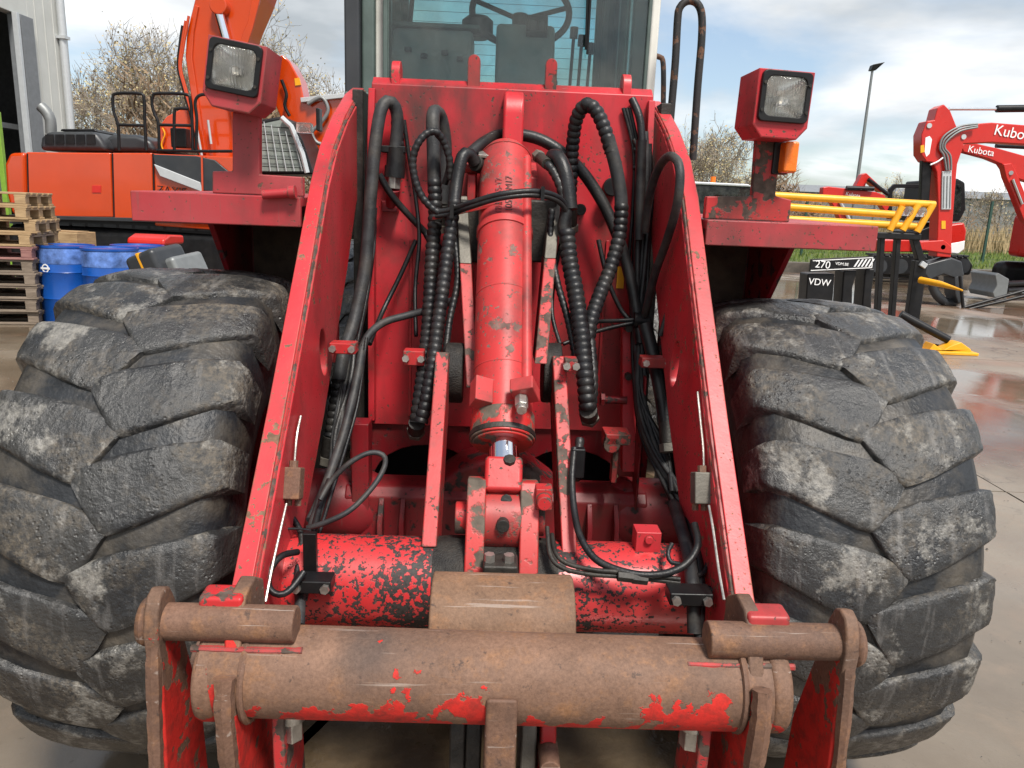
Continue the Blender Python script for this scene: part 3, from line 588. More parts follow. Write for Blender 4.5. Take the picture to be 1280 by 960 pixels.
for (x, y) in ((1205, 171), (1179, 309), (1162, 157)): wpart(xa, 'pivot_cap', MB().cyl(W(x, y, AY - .02), W(x, y, AY - .02) + Vector((0, .05, 0)), .045, 16), 'silver', dp)
wpart(xa, 'cylinder_rod', MB().cyl(W(1186, 136, AY + .15), W(1248, 136, AY + .15), .03, 12), 'chrome'); wpart(xa, 'cylinder_barrel', MB().cyl(W(1246, 136, AY + .15), W(1330, 135, AY + .15), .065, 14), 'black')
rx(xa, 'bucket_cylinder', [(1151, 252), (1153, 200), (1166, 200), (1162, 252)], AY + .1, .12, 'black', .02)
cp = rx(xa, 'cylinder_guard', [(1177, 262), (1178, 214), (1190, 213), (1189, 262)], AY - .03, .06, 'silver', .01)
for k in range(3): rx(xa, 'guard_rib', [(1179 + 4 * k, 260), (1180 + 4 * k, 220), (1181 + 4 * k, 220), (1180 + 4 * k, 260)], AY - .04, .02, 'pole', .0, cp)
for k in range(3): wpart(xa, 'boom_hose', MB().hose([W(1222, 155 + 2 * k, AY - .03), W(1200, 158 + 3 * k, AY - .04), W(1180 + 2 * k, 170 + 3 * k, AY - .05), W(1175 + 3 * k, 185, AY - .05), W(1180 + 4 * k, 195, AY - .05), W(1183 + 3 * k, 213, AY - .05)], .018), 'pole')
wpart(xa, 'boom_hose', MB().hose([W(1180, 196, AY - .04), W(1172, 202, AY - .04), W(1163, 206, AY - .04)], .015), 'white')
rx(xa, 'warning_label', [(1177, 276), (1182, 276), (1182, 286), (1177, 286)], AY - .01, .02, 'yellow', .0, dp); rx(xa, 'warning_label', [(1151, 182), (1155, 181), (1156, 190), (1151, 191)], AY - .006, .02, 'yellow', .0, dp)
qh = []
for k in range(21): t_ = R(200 + 200 * k / 20 * -1.0 * -1 + 0); 
hook = MB()
pts = [(1154, 340), (1160, 330), (1178, 325), (1190, 322), (1203, 327), (1206, 345), (1194, 348), (1180, 343), (1168, 348), (1163, 352)]
qk = rx(xa, 'hitch', pts, AY - .05, .40, 'xgrey', .03)
wpart(xa, 'hitch_hook', MB().hose([W(x, y, AY + .15) for x, y in ((1167, 346), (1166, 358), (1172, 370), (1183, 378), (1194, 377), (1200, 370))], .085, False, 10), 'xgrey', qk)
rx(xa, 'hitch_jaw', [(1193, 346), (1204, 344), (1205, 374), (1198, 380), (1194, 368)], AY - .05, .40, 'xgrey', .02, qk)
for (q0, q1) in (((1200, 345), (1204, 386)), ((1203, 385), (1285, 362)), ((1204, 388), (1285, 369))): wpart(xa, 'drawbar', MB().cyl(W(*q0, AY - .2), W(*q1, AY - .2), .03, 10), 'black')
bx_ = W(1335, 250, 17.5)
wpart(xa, 'superstructure', MB().box((bx_.x + .6, 17.6, 1.35), (2.2, 1.9, 1.0)), 'xred', None, .12, 38, 4); wpart(xa, 'operator_cab', MB().box((bx_.x + .2, 17.6, 2.3), (1.0, 1.3, 1.2)), 'black', None, .08)
for yy in (16.7, 18.4): wpart(xa, 'crawler_track', MB().box((bx_.x + .5, yy, .38), (2.6, .45, .72)), 'black', None, .2, 38, 4)
bl_ = rx(xa, 'dozer_blade', [(1241, 366), (1246, 356), (1244, 344), (1248, 341), (1262, 349), (1258, 374), (1243, 372)], 15.9, .9, 'pole', .02)
wpart(xa, 'blade_arm', MB().cyl(W(1258, 355, 16.0), W(1310, 352, 16.6), .06, 10), 'black', bl_); wpart(xa, 'blade_arm', MB().cyl(W(1258, 363, 16.0), W(1310, 360, 16.6), .05, 10), 'black', bl_)
BY = 17.5
xb = thing('red_excavator', (10.5, BY, 0), 'red excavator boom with white lettering reaching behind the larger boom', 'excavator')
bb = rx(xb, 'boom', [(1200, 181), (1215, 178), (1250, 186), (1300, 200), (1420, 240), (1420, 262), (1300, 232), (1262, 220), (1252, 205), (1235, 198), (1205, 190)], BY, .22)
d2_ = rx(xb, 'dipper', [(1254, 205), (1265, 204), (1272, 218), (1290, 262), (1292, 285), (1280, 276), (1266, 240), (1258, 222)], BY - .05, .2)
wpart(xb, 'pivot_cap', MB().cyl(W(1264, 216, BY - .08), W(1264, 216, BY - .02), .045, 14), 'silver', d2_)
wpart(xb, 'cylinder_rod', MB().cyl(W(1266, 224, BY - .08), W(1278, 255, BY - .08), .03, 10), 'chrome', d2_)
wpart(xb, 'cylinder_barrel', MB().cyl(W(1245, 182, BY + .05), W(1290, 184, BY + .05), .05, 12), 'black', bb)
bx_ = W(1400, 260, 20); wpart(xb, 'superstructure', MB().box((bx_.x, 20, 1.2), (1.8, 1.8, 1.0)), 'xred', None, .12); wpart(xb, 'crawler_track', MB().box((bx_.x, 19.4, .36), (2.4, .4, .7)).box((bx_.x, 20.7, .36), (2.4, .4, .7)), 'black', None, .18)
lettering_todo += [(xa, 'Kubota', .26, W(1268, 167, AY + .05), 'white'), (xb, 'Kubota', .20, W(1226, 189, BY), 'white')]
CY_ = 20.5
xc = thing('red_excavator', (11.5, CY_, 0), 'red and white excavator with black cab on crawler tracks before the fence', 'excavator')
cbx = rx(xc, 'operator_cab', [(1150, 276), (1158, 240), (1160, 225), (1198, 223), (1207, 228), (1208, 262), (1200, 277)], CY_, 1.2, 'black', .05)
rx(xc, 'cab_glass', [(1186, 270), (1187, 232), (1199, 230), (1202, 236), (1201, 264), (1196, 268)], CY_ - .01, 1.22, 'glass', .0, cbx); rx(xc, 'cab_glass', [(1159, 272), (1166, 232), (1182, 231), (1182, 272)], CY_ - .01, 1.22, 'glass', .0, cbx)
rx(xc, 'canopy_frame', [(1110, 274), (1112, 236), (1118, 230), (1150, 230), (1150, 235), (1120, 235), (1116, 240), (1115, 274)], CY_ + .2, .1, 'black', .01, cbx)
rx(xc, 'rear_cover', [(1176, 282), (1206, 278), (1209, 288), (1207, 304), (1195, 306), (1176, 306)], CY_ - .1, 1.5, 'xred', .06)
rx(xc, 'white_skirt', [(1180, 306), (1207, 300), (1206, 312), (1198, 318), (1180, 316)], CY_ - .11, 1.4, 'white', .04)
rx(xc, 'engine_side', [(1145, 290), (1176, 278), (1178, 316), (1145, 316)], CY_ - .05, 1.3, 'black', .03)
rx(xc, 'front_frame', [(1100, 300), (1150, 300), (1150, 315), (1100, 315)], CY_ + .1, .9, 'xred', .03)
for yy in (CY_ - .5, CY_ + .9):
    tr = rx(xc, 'crawler_track', [(1085, 330), (1094, 319), (1210, 321), (1217, 332), (1213, 344), (1095, 344), (1087, 340)], yy, .42, 'black', .05)
    for k in range(5): wpart(xc, 'track_roller', MB().cyl(W(1100 + 26 * k, 333, yy - .02), W(1100 + 26 * k, 333, yy - .02) + Vector((0, .1, 0)), .19, 18), 'xgrey', tr)
    for k in range(16): wpart(xc, 'track_shoe', MB().box(W(1094 + 7.6 * k, 319.4 + .13 * k, yy) + Vector((0, .21, .02)), (.12, .44, .05)), 'xgrey', tr)
cb2 = rx(xc, 'boom', [(1028, 246), (1029, 234), (1036, 233), (1095, 240), (1106, 244), (1112, 258), (1108, 266), (1098, 252), (1050, 252), (1060, 274), (1050, 274), (1040, 254)], CY_ - .2, .25)
rx(xc, 'dipper', [(1068, 236), (1078, 218), (1083, 216), (1100, 232), (1108, 240), (1100, 240), (1084, 226), (1080, 238)], CY_ + .1, .25, 'xred', .02, cb2)
wpart(xc, 'boom_cylinder', MB().cyl(W(1058, 235, CY_ - .25), W(1092, 236, CY_ - .25), .06, 10), 'black', cb2); wpart(xc, 'boom_cylinder', MB().cyl(W(1085, 224, CY_), W(1110, 243, CY_), .05, 10), 'black', cb2)
wpart(xc, 'link_rod', MB().cyl(W(1050, 252, CY_ - .25), W(1062, 275, CY_ - .25), .04, 8), 'silver', cb2)
lettering_todo += [(xc, 'Kubota', .13, W(1066, 243.5, CY_ - .2), 'white')]
# ---- yellow rails with black fork frame
FY = 11.6
fk = thing('fork_attachment', (6.3, FY, 0), 'black fork frame with three yellow guard rails behind the right fender', 'attachment')
for (x0, y0, x1, y1) in ((960, 244, 1168, 256), (975, 258, 1125, 269), (980, 274, 1148, 283)): wpart(fk, 'guard_rail', MB().cyl(W(x0, y0, FY), W(x1, y1, FY), .055, 16), 'yellow')
for (x0, y0, x1, y1) in ((1166, 256, 1146, 290), (1148, 256, 1128, 288), (1128, 258, 1112, 288)): wpart(fk, 'guard_upright', MB().cyl(W(x0, y0, FY - .05), W(x1, y1, FY - .05), .05, 14), 'yellow')
for (x, y) in ((1136, 264), (1153, 265)): wpart(fk, 'work_lamp', MB().cyl(W(x, y, FY - .10), W(x, y, FY - .10) + Vector((0, .15, 0)), .07, 18), 'lens')
fr2 = wpart(fk, 'frame_top', MB().box(W(1120, 295, FY), (.70, .14, .10)), 'black', None, .02)
for (q0, q1, w_) in (((1104, 296), (1098, 404), .07), ((1124, 298), (1116, 405), .07), ((1144, 296), (1154, 330), .11), ((1152, 326), (1141, 406), .19)):
    a, b = W(*q0, FY - .02), W(*q1, FY - .02); wpart(fk, 'frame_upright', MB().loft([a + Vector(v) for v in ((-w_ / 2, 0, 0), (w_ / 2, 0, 0), (w_ / 2, .12, 0), (-w_ / 2, .12, 0))], [b + Vector(v) for v in ((-w_ / 2, 0, 0), (w_ / 2, 0, 0), (w_ / 2, .12, 0), (-w_ / 2, .12, 0))]), 'black', None, .01)
wpart(fk, 'worn_corner', MB().box(W(1154, 331, FY - .05), (.10, .06, .08), Matrix.Rotation(R(30), 3, 'Y')), 'silver', None, .01)
wpart(fk, 'yellow_tine', MB().tube([W(1150, 350, FY - .1), W(1175, 355, FY - .4), W(1203, 363, FY - .8)], [.05, .045, .012], 10), 'yellow')
# ---- black attachments with a lettered board, and a yellow toe on the ground
SYB = 9.8
sb = thing('lettered_attachment', (4.6, SYB, 0), 'black steel attachment with white lettered board behind the right tyre', 'attachment')
wpart(sb, 'name_board', outl([(1014, 324), (1093, 320), (1091, 336), (1012, 340)], SYB, .04), 'black', None, .004)
for (q) in ([(1016, 325.5), (1091.5, 321.5), (1091.4, 322.5), (1016, 326.5)], [(1013.5, 337.6), (1090, 334), (1090, 335), (1013.5, 338.6)], [(1090.6, 322), (1091.6, 322), (1090.2, 335), (1089.2, 335)]): wpart(sb, 'board_border', outl(q, SYB - .004, .003), 'white')
for k in range(5): wpart(sb, 'board_stripe', outl([(1067 + 4.6 * k, 333.5), (1073 + 4.6 * k, 324.5 - .2 * k), (1075.2 + 4.6 * k, 324.4 - .2 * k), (1069.2 + 4.6 * k, 333.4)], SYB - .004, .003), 'white')
for (q) in ([(1010, 342), (1044, 342), (1038, 419), (1004, 419)], [(1055, 338), (1072, 338), (1066, 360), (1065, 420), (1049, 420)], [(1082, 336), (1094, 336), (1090, 365), (1089, 421), (1075, 421), (1080, 360)]): wpart(sb, 'side_plate', outl(q, SYB + .05, .3), 'black', None, .02)
lettering_todo += [(sb, '270', .13, W(1028, 331, SYB), 'white'), (sb, 'VDM.BE', .05, W(1052, 330, SYB), 'white'), (sb, 'VDW', .12, W(1024, 353, SYB + .05), 'white')]
p = W(1195, 436, 9.05)
yt = thing('yellow_toe_plate', (p.x, 9.05, 0), 'flat yellow toe of an attachment lying on the wet concrete', 'attachment')
wpart(yt, 'toe_plate', MB().box((p.x - .1, 9.1, .02), (.62, .35, .035)), 'yellow', None, .008)
wpart(yt, 'curved_web', MB().py([(p.x - .35, .03), (p.x - .30, .12), (p.x - .18, .04), (p.x - .10, .10), (p.x + .02, .15), (p.x + .15, .07), (p.x + .17, .03)], 9.0, 9.2), 'yellow', None, .01)
wpart(yt, 'push_tube', MB().cyl((p.x - .05, 9.15, .15), (p.x - .6, 9.3, .42), .05, 12), 'black')
# ---- parked car and beacon behind the right lamp
p = W(912, 244, 26)
pc_ = thing('parked_van', (p.x, 26, 0), 'pale van with dark windows showing behind the right headlight stalk', 'van')
z_ = p.z
wpart(pc_, 'van_body', MB().py([(p.x - 2.4, .35), (p.x + 2.2, .35), (p.x + 2.25, .95), (p.x + 1.25, 1.30), (p.x - 1.4, 1.32), (p.x - 2.4, 1.32)], 26, 27.8), 'pole', None, .1, 38, 3)
wpart(pc_, 'glasshouse', MB().py([(p.x - 2.3, 1.28), (p.x + 1.2, 1.28), (p.x + .7, z_ + .30), (p.x - 2.2, z_ + .32)], 26.1, 27.5), 'glass_dark', None, .05)
wpart(pc_, 'roof', MB().py([(p.x - 2.3, z_ + .31), (p.x + .75, z_ + .29), (p.x + .6, z_ + .38), (p.x - 2.2, z_ + .40)], 26.05, 27.55), 'silver', None, .03)
for dx_ in (-1.2, 1.2): wpart(pc_, 'wheel', MB().cyl((p.x + dx_, 25.98, .33), (p.x + dx_, 26.2, .33), .33, 24), 'rubber')
wpart(pc_, 'beacon', MB().cyl((p.x - .45, 26.6, z_ + .39), (p.x - .45, 26.6, z_ + .6), .09, 14), 'amber')
# ---- trees and thicket
def tree(x, y, h, seed, label, leaves=700, spread=.45, leafm='leaf', twig=1.0, stems=1):
    rnd = random.Random(seed)
    r_ = thing('bare_tree', (x, y, 0), label, 'tree', 'autumn trees behind the yard')
    wood_ = MB(); tips = []; trunk = MB()
    def grow(p, d, ln, rad, lev, mb):
        n = 4; pts = [p]; q = p.copy(); dd = d.copy()
        for k in range(n):
            dd = (dd + Vector((rnd.uniform(-.22, .22), rnd.uniform(-.22, .22), rnd.uniform(-.05, .14)))).normalized(); q = q + dd * ln / n; pts.append(q.copy())
        mb.tube(pts, [rad * (1 - .55 * k / n) for k in range(n + 1)], 6 if lev < 2 else 4 if lev < 3 else 3, False)
        if lev >= 2: tips.extend(pts[1:])
        if lev >= 5: return
        nb = (6, 5, 4, 4, 3)[lev]
        for b in range(nb):
            t = rnd.uniform(.35, 1.0); i = min(n - 1, int(t * n)); bp = pts[i].lerp(pts[i + 1], t * n - i)
            az = rnd.uniform(0, 6.283); tl = rnd.uniform(.35, .95) * (spread / .45)
            side_ = dd.orthogonal().normalized(); side_ = Matrix.Rotation(az, 3, dd) @ side_
            nd = (dd * math.cos(tl) + side_ * math.sin(tl) + Vector((0, 0, .12))).normalized()
            grow(bp, nd, ln * rnd.uniform(.52, .74), max(rad * .45, .010), lev + 1, wood_)
    for s_i in range(stems):
        dd0 = Vector((rnd.uniform(-.25, .25), rnd.uniform(-.25, .25), 1)).normalized()
        grow(Vector((rnd.uniform(-.3, .3) * (stems > 1), 0, -.1)), dd0, h * .40, h * .012, 0, trunk)
    put('trunk', trunk.mesh(sharp=80), M['bark'], r_); put('branches', wood_.mesh(sharp=80), M['bark'], r_)
    vs = []; fs = []
    for _ in range(leaves):
        c = rnd.choice(tips) + Vector((rnd.gauss(0, .18), rnd.gauss(0, .18), rnd.gauss(0, .18))); s2 = rnd.uniform(.025, .065)
        u = Vector((rnd.gauss(0, 1), rnd.gauss(0, 1), rnd.gauss(0, 1))).normalized(); v = u.orthogonal().normalized()
        o = len(vs); vs += [c - u * s2, c + v * s2 * .7, c + u * s2, c - v * s2 * .7]; fs.append((o, o + 1, o + 2, o + 3))
    me = bpy.data.meshes.new('crown'); me.from_pydata([tuple(v) for v in vs], [], fs); put('crown', me, M[leafm], r_)
def tx(px, y): return W(px, 200, y).x
for i, (px_, y_, h_, lab, nl, st) in enumerate((
    (118, 33, 9.4, 'sparse autumn tree right beside the warehouse downpipe', 1700, 2), (165, 36, 10.0, 'taller bare tree between the warehouse and the orange boom', 2000, 1),
    (212, 31, 9.6, 'leafy yellowing tree just left of the orange boom', 2800, 2), (345, 36, 11.2, 'pale leafed tree above the left headlight right of the boom', 2400, 1),
    (400, 33, 9.0, 'autumn tree between the orange boom and the loader cab', 2500, 2), (452, 38, 8.0, 'autumn tree mostly hidden by the loader cab', 1200, 1),
    (868, 34, 6.8, 'brownish tree right behind the loader handrail', 2200, 2), (895, 38, 6.4, 'bare tree just left of the right headlight', 2000, 1), (925, 42, 5.2, 'thin tree behind the right headlight stalk', 1700, 1),
    (1143, 50, 5.6, 'small golden tree behind the red dipper', 1500, 1), (1265, 46, 4.8, 'small bare shrub tree at the right edge beyond the fence', 300, 1))):
    tree(tx(px_, y_), y_, h_, 40 + i, lab, nl, .5, 'leaf', 1.0, st)
def thicket(x0, x1, y, h, n, label, seed):
    rnd = random.Random(seed); vs = []; fs = []
    for _ in range(n):
        x = rnd.uniform(x0, x1); z = h * rnd.random() ** 1.3 * (.7 + .3 * math.sin(x * 1.3) + .15 * math.sin(x * 3.1)); yy = y + rnd.uniform(-1.5, 1.5)
        d = Vector((rnd.gauss(0, .6), rnd.gauss(0, .6), rnd.uniform(.2, 1))).normalized(); ln = rnd.uniform(.25, .7); w = d.orthogonal().normalized() * rnd.uniform(.008, .05)
        p_ = Vector((x, yy, z)); o = len(vs); vs += [p_ - w, p_ + w, p_ + d * ln]; fs.append((o, o + 1, o + 2))
    me = bpy.data.meshes.new('thicket'); me.from_pydata([tuple(v) for v in vs], [], fs)
    o = put('thicket', me, M['leaf_brown']); o['kind'] = 'stuff'; o['label'] = label; o['category'] = 'thicket'
thicket(-26, -3, 29, 5.2, 26000, 'brown tangled thicket under the trees on the left', 5)
thicket(5, 12.5, 33, 3.2, 12000, 'brown tangled thicket behind the right headlight', 6)
thicket(18, 60, 52, 2.6, 12000, 'low scrub line beyond the fence on the right', 8)
# ================================================================== the wheel loader
OFF = Vector((0, 2.75, 0))
c_, s_ = math.cos(YAW), math.sin(YAW)
base = Vector((0.03 - 2.75 * s_, 2.75 * c_, 0)) * S
loader = thing('wheel_loader', base, 'large worn red wheel loader with bucket removed, facing the camera', 'wheel loader', None, YAW, S)
def lp(name, mb, mat, parent=None, bevel=0.0, sharp=38, seg=2):
    return put(name, mb.mesh(OFF, sharp, name), M[mat] if isinstance(mat, str) else mat, parent or loader, bevel, seg)
# ---- wheels
TW = 0.32
def LXp(x, y, lx):
    q = w2l(Vector((0, 0, 1.87)) + ray(x, y)); d = q - LO
    return LO + d * ((lx - LO.x) / d.x)
def crown(u): return 0.80 - 0.034 * (abs(u) / TW) ** 3
def lug_mesh(seed, side):
    """one tread bar, shoulder to centre; v runs round the tyre"""
    rnd = random.Random(seed)
    us0 = [-0.055, -0.02, 0.015, 0.045, 0.09, 0.14, 0.20, 0.26, 0.30, 0.325]
    lo0 = [-0.008, -0.064, -0.112, -0.143, -0.129, -0.109, -0.080, -0.049, -0.028, -0.017]
    hi0 = [0.010, 0.029, 0.045, 0.056, 0.069, 0.081, 0.096, 0.110, 0.117, 0.119]
    us = [-0.055, -0.046, -0.02, 0.015, 0.034, 0.045, 0.056, 0.09, 0.14, 0.20, 0.26, 0.295, 0.315, 0.327]
    def itp(u, ys_):
        for k in range(len(us0) - 1):
            if u <= us0[k + 1]: f = (u - us0[k]) / (us0[k + 1] - us0[k]); return ys_[k] * (1 - f) + ys_[k + 1] * f
        return ys_[-1]
    lo = [itp(u, lo0) + (0.004 if abs(u - .045) < .001 else 0) for u in us]; hi = [itp(u, hi0) for u in us]
    lo[-1] += .012; hi[-1] -= .012; lo[-2] += .003; hi[-2] -= .003
    tv = [0, .055, .16, .38, .62, .84, .945, 1.0]; ev = [.0055, .0008, 0, 0, 0, 0, .0008, .0055]
    nv = len(tv) - 1; mb = MB(); n = len(us); ring = {}
    def P_(u, v, r): a = v / 0.80; return Vector((u * side, -math.cos(a) * r, math.sin(a) * r))
    tops = []
    for i, u in enumerate(us):
        row = []
        for j in range(nv + 1):
            t = tv[j]; v = lo[i] + (hi[i] - lo[i]) * t
            e = max(ev[j], .010 if i == 0 else .0025 if i == 1 else .014 if i == n - 1 else .005 if i == n - 2 else 0)
            wv = mnoise.noise(Vector((u * 9 + seed, v * 9, seed * .7))) * .006
            r = crown(min(u, TW)) - e + wv + rnd.uniform(-0.0012, 0.0012)
            row.append(P_(u + rnd.uniform(-.002, .002), v + mnoise.noise(Vector((u * 14, seed, t * 3))) * .006, r))
        tops.append(row)
    vs = [p for row in tops for p in row]; fs = []
    for i in range(n - 1):
        for j in range(nv):
            a = i * (nv + 1) + j; fs.append((a, a + 1, a + nv + 2, a + nv + 1))
    # skirt down to the carcass, with draft, and down the shoulder
    loop = [(i, 0) for i in range(n)] + [(n - 1, j) for j in range(1, nv + 1)] + [(i, nv) for i in range(n - 2, -1, -1)] + [(0, j) for j in range(nv - 1, 0, -1)]
    def skirt(i, j, lev):
        u = us[i]; t = tv[j]; v = lo[i] + (hi[i] - lo[i]) * t
        if j == 0: v -= 0.003 + 0.010 * lev
        if j == nv: v += 0.003 + 0.010 * lev
        if i == 0: u -= 0.008 * lev
        r = crown(min(u, TW)) - (0.020, 0.055)[lev]
        if i == n - 1: u += (0.010, 0.020)[lev]; r = (0.735, 0.62)[lev]
        elif i == n - 2 and lev: r -= 0.02
        return P_(u, v, r)
    o1 = len(vs); vs += [skirt(i, j, 0) for i, j in loop]; o2 = len(vs); vs += [skirt(i, j, 1) for i, j in loop]; m = len(loop)
    idx = [i * (nv + 1) + j for i, j in loop]
    for k in range(m):
        k2 = (k + 1) % m
        fs.append((idx[k], idx[k2], o1 + k2, o1 + k)); fs.append((o1 + k, o1 + k2, o2 + k2, o2 + k))
    mb.add(vs, fs)
    me = mb.mesh(Vector((0, 0, 0)), 55, 'tread_lug'); me.materials.append(M['rubber']); return me
lugs = {s: [lug_mesh(11 * k + (3 if s > 0 else 0), s) for k in range(4)] for s in (1, -1)}
carc = MB()
prof = [(-.20, .33), (-.25, .36), (-.30, .45), (-.325, .55), (-.325, .63), (-.316, .715), (-.28, .755), (-.2, .775), (-.1, .781), (0, .782), (.1, .781), (.2, .775), (.28, .755), (.316, .715), (.325, .63), (.325, .55), (.30, .45), (.25, .36), (.20, .33)]
carc.lathe(prof, (0, 0, 0), 'x', 72)
carc_me = carc.mesh(Vector((0, 0, 0)), 60, 'tyre'); carc_me.materials.append(M['rubber_groove'])
rim = MB().lathe([(-.20, .335), (-.21, .31), (-.15, .29), (-.02, .27), (0.0, .12), (.04, .10), (.05, .0)], (0, 0, 0), 'x', 48)
rim.lathe([(.20, .335), (.21, .31), (.15, .29), (.02, .27)], (0, 0, 0), 'x', 48)
rim_me = rim.mesh(Vector((0, 0, 0)), 40, 'rim'); rim_me.materials.append(M['red_deep'])
NL = 20
def wheel(x, y, rot, lab, sc=1.0):
    w = put('wheel', carc_me, None, loader); w.location = (x, y - 2.75, 0.836); w.scale = (.96, sc, sc); w.location.z = .80 * sc; w['label'] = lab
    r_ = put('rim', rim_me, None, w)
    for k in range(NL):
        for sd in (1, -1):
            a = 2 * math.pi * (k + (0.5 if sd < 0 else 0)) / NL + rot
            o = put('tread_lug', lugs[sd][random.randrange(4)], None, w); o.rotation_euler = (-a, 0, 0)
    return w
wheel(-1.03, 2.57, 0.13, 'front wheel on the left with a worn muddy chevron tread', 1.02)
wheel(1.045, 2.60, 0.05, 'front wheel on the right with a worn muddy chevron tread')
wheel(-1.06, 5.75, 0.3, 'rear wheel'); wheel(1.06, 5.75, 0.2, 'rear wheel')
# ---- rear body under and behind the cab
lp('rear_chassis', MB().box((0, 5.3, 1.15), (0.9, 3.4, 0.9)).box((0, 3.5, 0.85), (0.5, 0.6, 0.5)), 'red_deep', None, 0.02)
lp('articulation_block', MB().box((0, 3.75, 1.35), (1.0, .35, 1.3)), 'dark', None, .02)
lp('engine_hood', MB().px([(5.2, 1.6), (7.0, 1.55), (7.0, 2.15), (5.2, 2.3)], -.52, .52), 'red', None, 0.03)
lp('rear_axle', MB().cyl((-.8, 5.75, .8), (.8, 5.75, .8), .14), 'red_deep')
# ---- front tower
tower = lp('tower_panel', MB().px([(3.04, .99), (3.0, .99), (3.0, 2.30), (3.04, 2.33)], -.505, .545), 'red', None, 0.004)
for x in (-.50, .535):
    lp('tower_flange', MB().px([(2.94, 1.02), (3.0, 1.02), (3.0, 2.28), (2.97, 2.28), (2.94, 2.1)], x - .012, x + .012), 'red', tower, 0.003)
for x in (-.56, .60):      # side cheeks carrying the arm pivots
    lp('tower_cheek', MB().px([(3.02, .7), (3.75, .7), (3.75, 1.5), (3.45, 2.28), (3.02, 2.28)], x - .02, x + .02), 'dark', tower, 0.004)  # near-black colour paints in the deep shade beside the panel
for xs in ((448, 150), (822, 165)):
    p = L(*xs, 3.2)
    lp('pivot_pin', MB().cyl((p.x - .05, 3.2, 2.17), (p.x + .05, 3.2, 2.17), .075, 28), 'dark', tower, .004)
def lug_tab(x0, y0, x1, y1, ly, mat, hole=True):
    a = L(x0, y1, ly); b = L(x1, y0, ly); w_ = (b.x - a.x) / 2; cx = (a.x + b.x) / 2
    poly = [(cx - w_, a.z), (cx + w_, a.z), (cx + w_, b.z - w_)] + [(cx + w_ * math.cos(t), b.z - w_ + w_ * math.sin(t)) for t in [k * math.pi / 8 for k in range(1, 8)]] + [(cx - w_, b.z - w_)]
    o = lp('lifting_tab', MB().py(poly, ly - .012, ly + .012), mat, tower, .002)
    if hole: lp('bolt_hole', MB().cyl((cx, ly - .0135, b.z - w_ * 2.4), (cx, ly + .0135, b.z - w_ * 2.4), w_ * .42, 14), 'black', tower)
lug_tab(584, 69, 601, 121, 3.022, 'red_worn', False); lug_tab(680, 74, 697, 126, 3.022, 'red_worn', False)
for (x, y0, y1) in ((494, 73, 118), (783, 90, 130)):
    a = L(x, y1, 3.0); b = L(x, y0, 3.0)
    yz = [(3.002, a.z - .04), (3.10, a.z - .04), (3.10, b.z - .05)] + [(3.05 + .05 * math.cos(t), b.z - .05 + .05 * math.sin(t)) for t in [k * math.pi / 8 for k in range(1, 8)]] + [(3.002, b.z - .05)]
    lp('lifting_tab', MB().px(yz, a.x - .016, a.x + .016), 'red_arm', tower, .003)
# centre hook bracket over the tilt cylinder
a = L(640, 195, 2.86); zt = L(640, 113, 2.86).z
yz = [(3.0, a.z - .04), (2.84, a.z), (2.835, zt - .08), (2.85, zt - .03), (2.89, zt), (3.0, zt + .01)]
lp('cylinder_bracket', MB().px(yz, a.x - .037, a.x + .037), 'red_arm', tower, .012, 38, 3)
for x in (-.12, .10): lp('bracket_cheek', MB().px([(3.0, 1.75), (2.80, 1.80), (2.80, 1.98), (3.0, 2.06)], x - .015, x + .015), 'red', tower, .004)
# seams, bolts and knob on the panel
for (x, y0, y1) in ((512, 300, 520), (745, 300, 520)):
    p0, p1 = L(x, y1, 2.998), L(x, y0, 2.998); lp('panel_rib', MB().box((p0.x, 2.995, (p0.z + p1.z) / 2), (.012, .012, p1.z - p0.z)), 'red', tower, .002)
p = L(725, 262, 2.99); lp('panel_bolt', MB().cyl((p.x, 2.965, p.z), (p.x, 3.0, p.z), .022, 12), 'dark', tower, .003)
p = L(763, 234, 2.97); lp('rubber_stop', MB().cyl((p.x, 2.93, p.z), (p.x, 3.0, p.z), .028, 16).cyl((p.x, 2.915, p.z), (p.x, 2.94, p.z), .034, 16), 'black', tower, .004)
p = L(776, 347, 2.99); lp('warning_sticker', MB().box((p.x, 2.9965, p.z), (.028, .003, .085)), 'yellow', tower)
# ---- lower front frame with arched openings, and the axle
z0, z1 = .42, .99
arch = lambda cx: [(cx - .22, .55)] + [(cx + .22 * math.cos(t), .74 + .16 * math.sin(t)) for t in [math.pi - k * math.pi / 12 for k in range(0, 13)]] + [(cx + .22, .55)]
poly = [(-.6, z0), (-.6, z1), (.64, z1), (.64, z0), (.56, z0)] + arch(.315)[::-1] + [(.03, .55), (-.03, .55)] + arch(-.285)[::-1] + [(-.55, z0)]
lp('front_frame_plate', MB().py(poly, 3.02, 3.06), 'red_deep', None, .004)
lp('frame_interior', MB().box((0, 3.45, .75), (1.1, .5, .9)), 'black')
lp('front_axle', MB().tube([(-.95, 2.80, .72), (-.5, 2.80, .72), (-.45, 2.8, .72), (.45, 2.80, .72), (.5, 2.80, .72), (.95, 2.80, .72)], [.13, .14, .12, .12, .14, .13], 28), 'red_deep')
lp('axle_beam', MB().px([(2.68, .48), (2.68, .80), (2.71, .835), (2.80, .84), (2.86, .80), (2.86, .48)], -.56, .58), 'red_deep', None, .008)
lp('axle_dome', MB().py([(-.27, .80), (-.22, .86), (-.13, .925), (-.05, .955), (.05, .955), (.13, .925), (.22, .86), (.27, .80)], 2.70, 2.92), 'red_deep', None, .03, 60, 4)
for x in (-.42, -.34, .36, .46): lp('beam_rib', MB().px([(2.62, .60), (2.62, .72), (2.68, .80), (2.68, .55)], x - .01, x + .01), 'red_deep', None, .003)
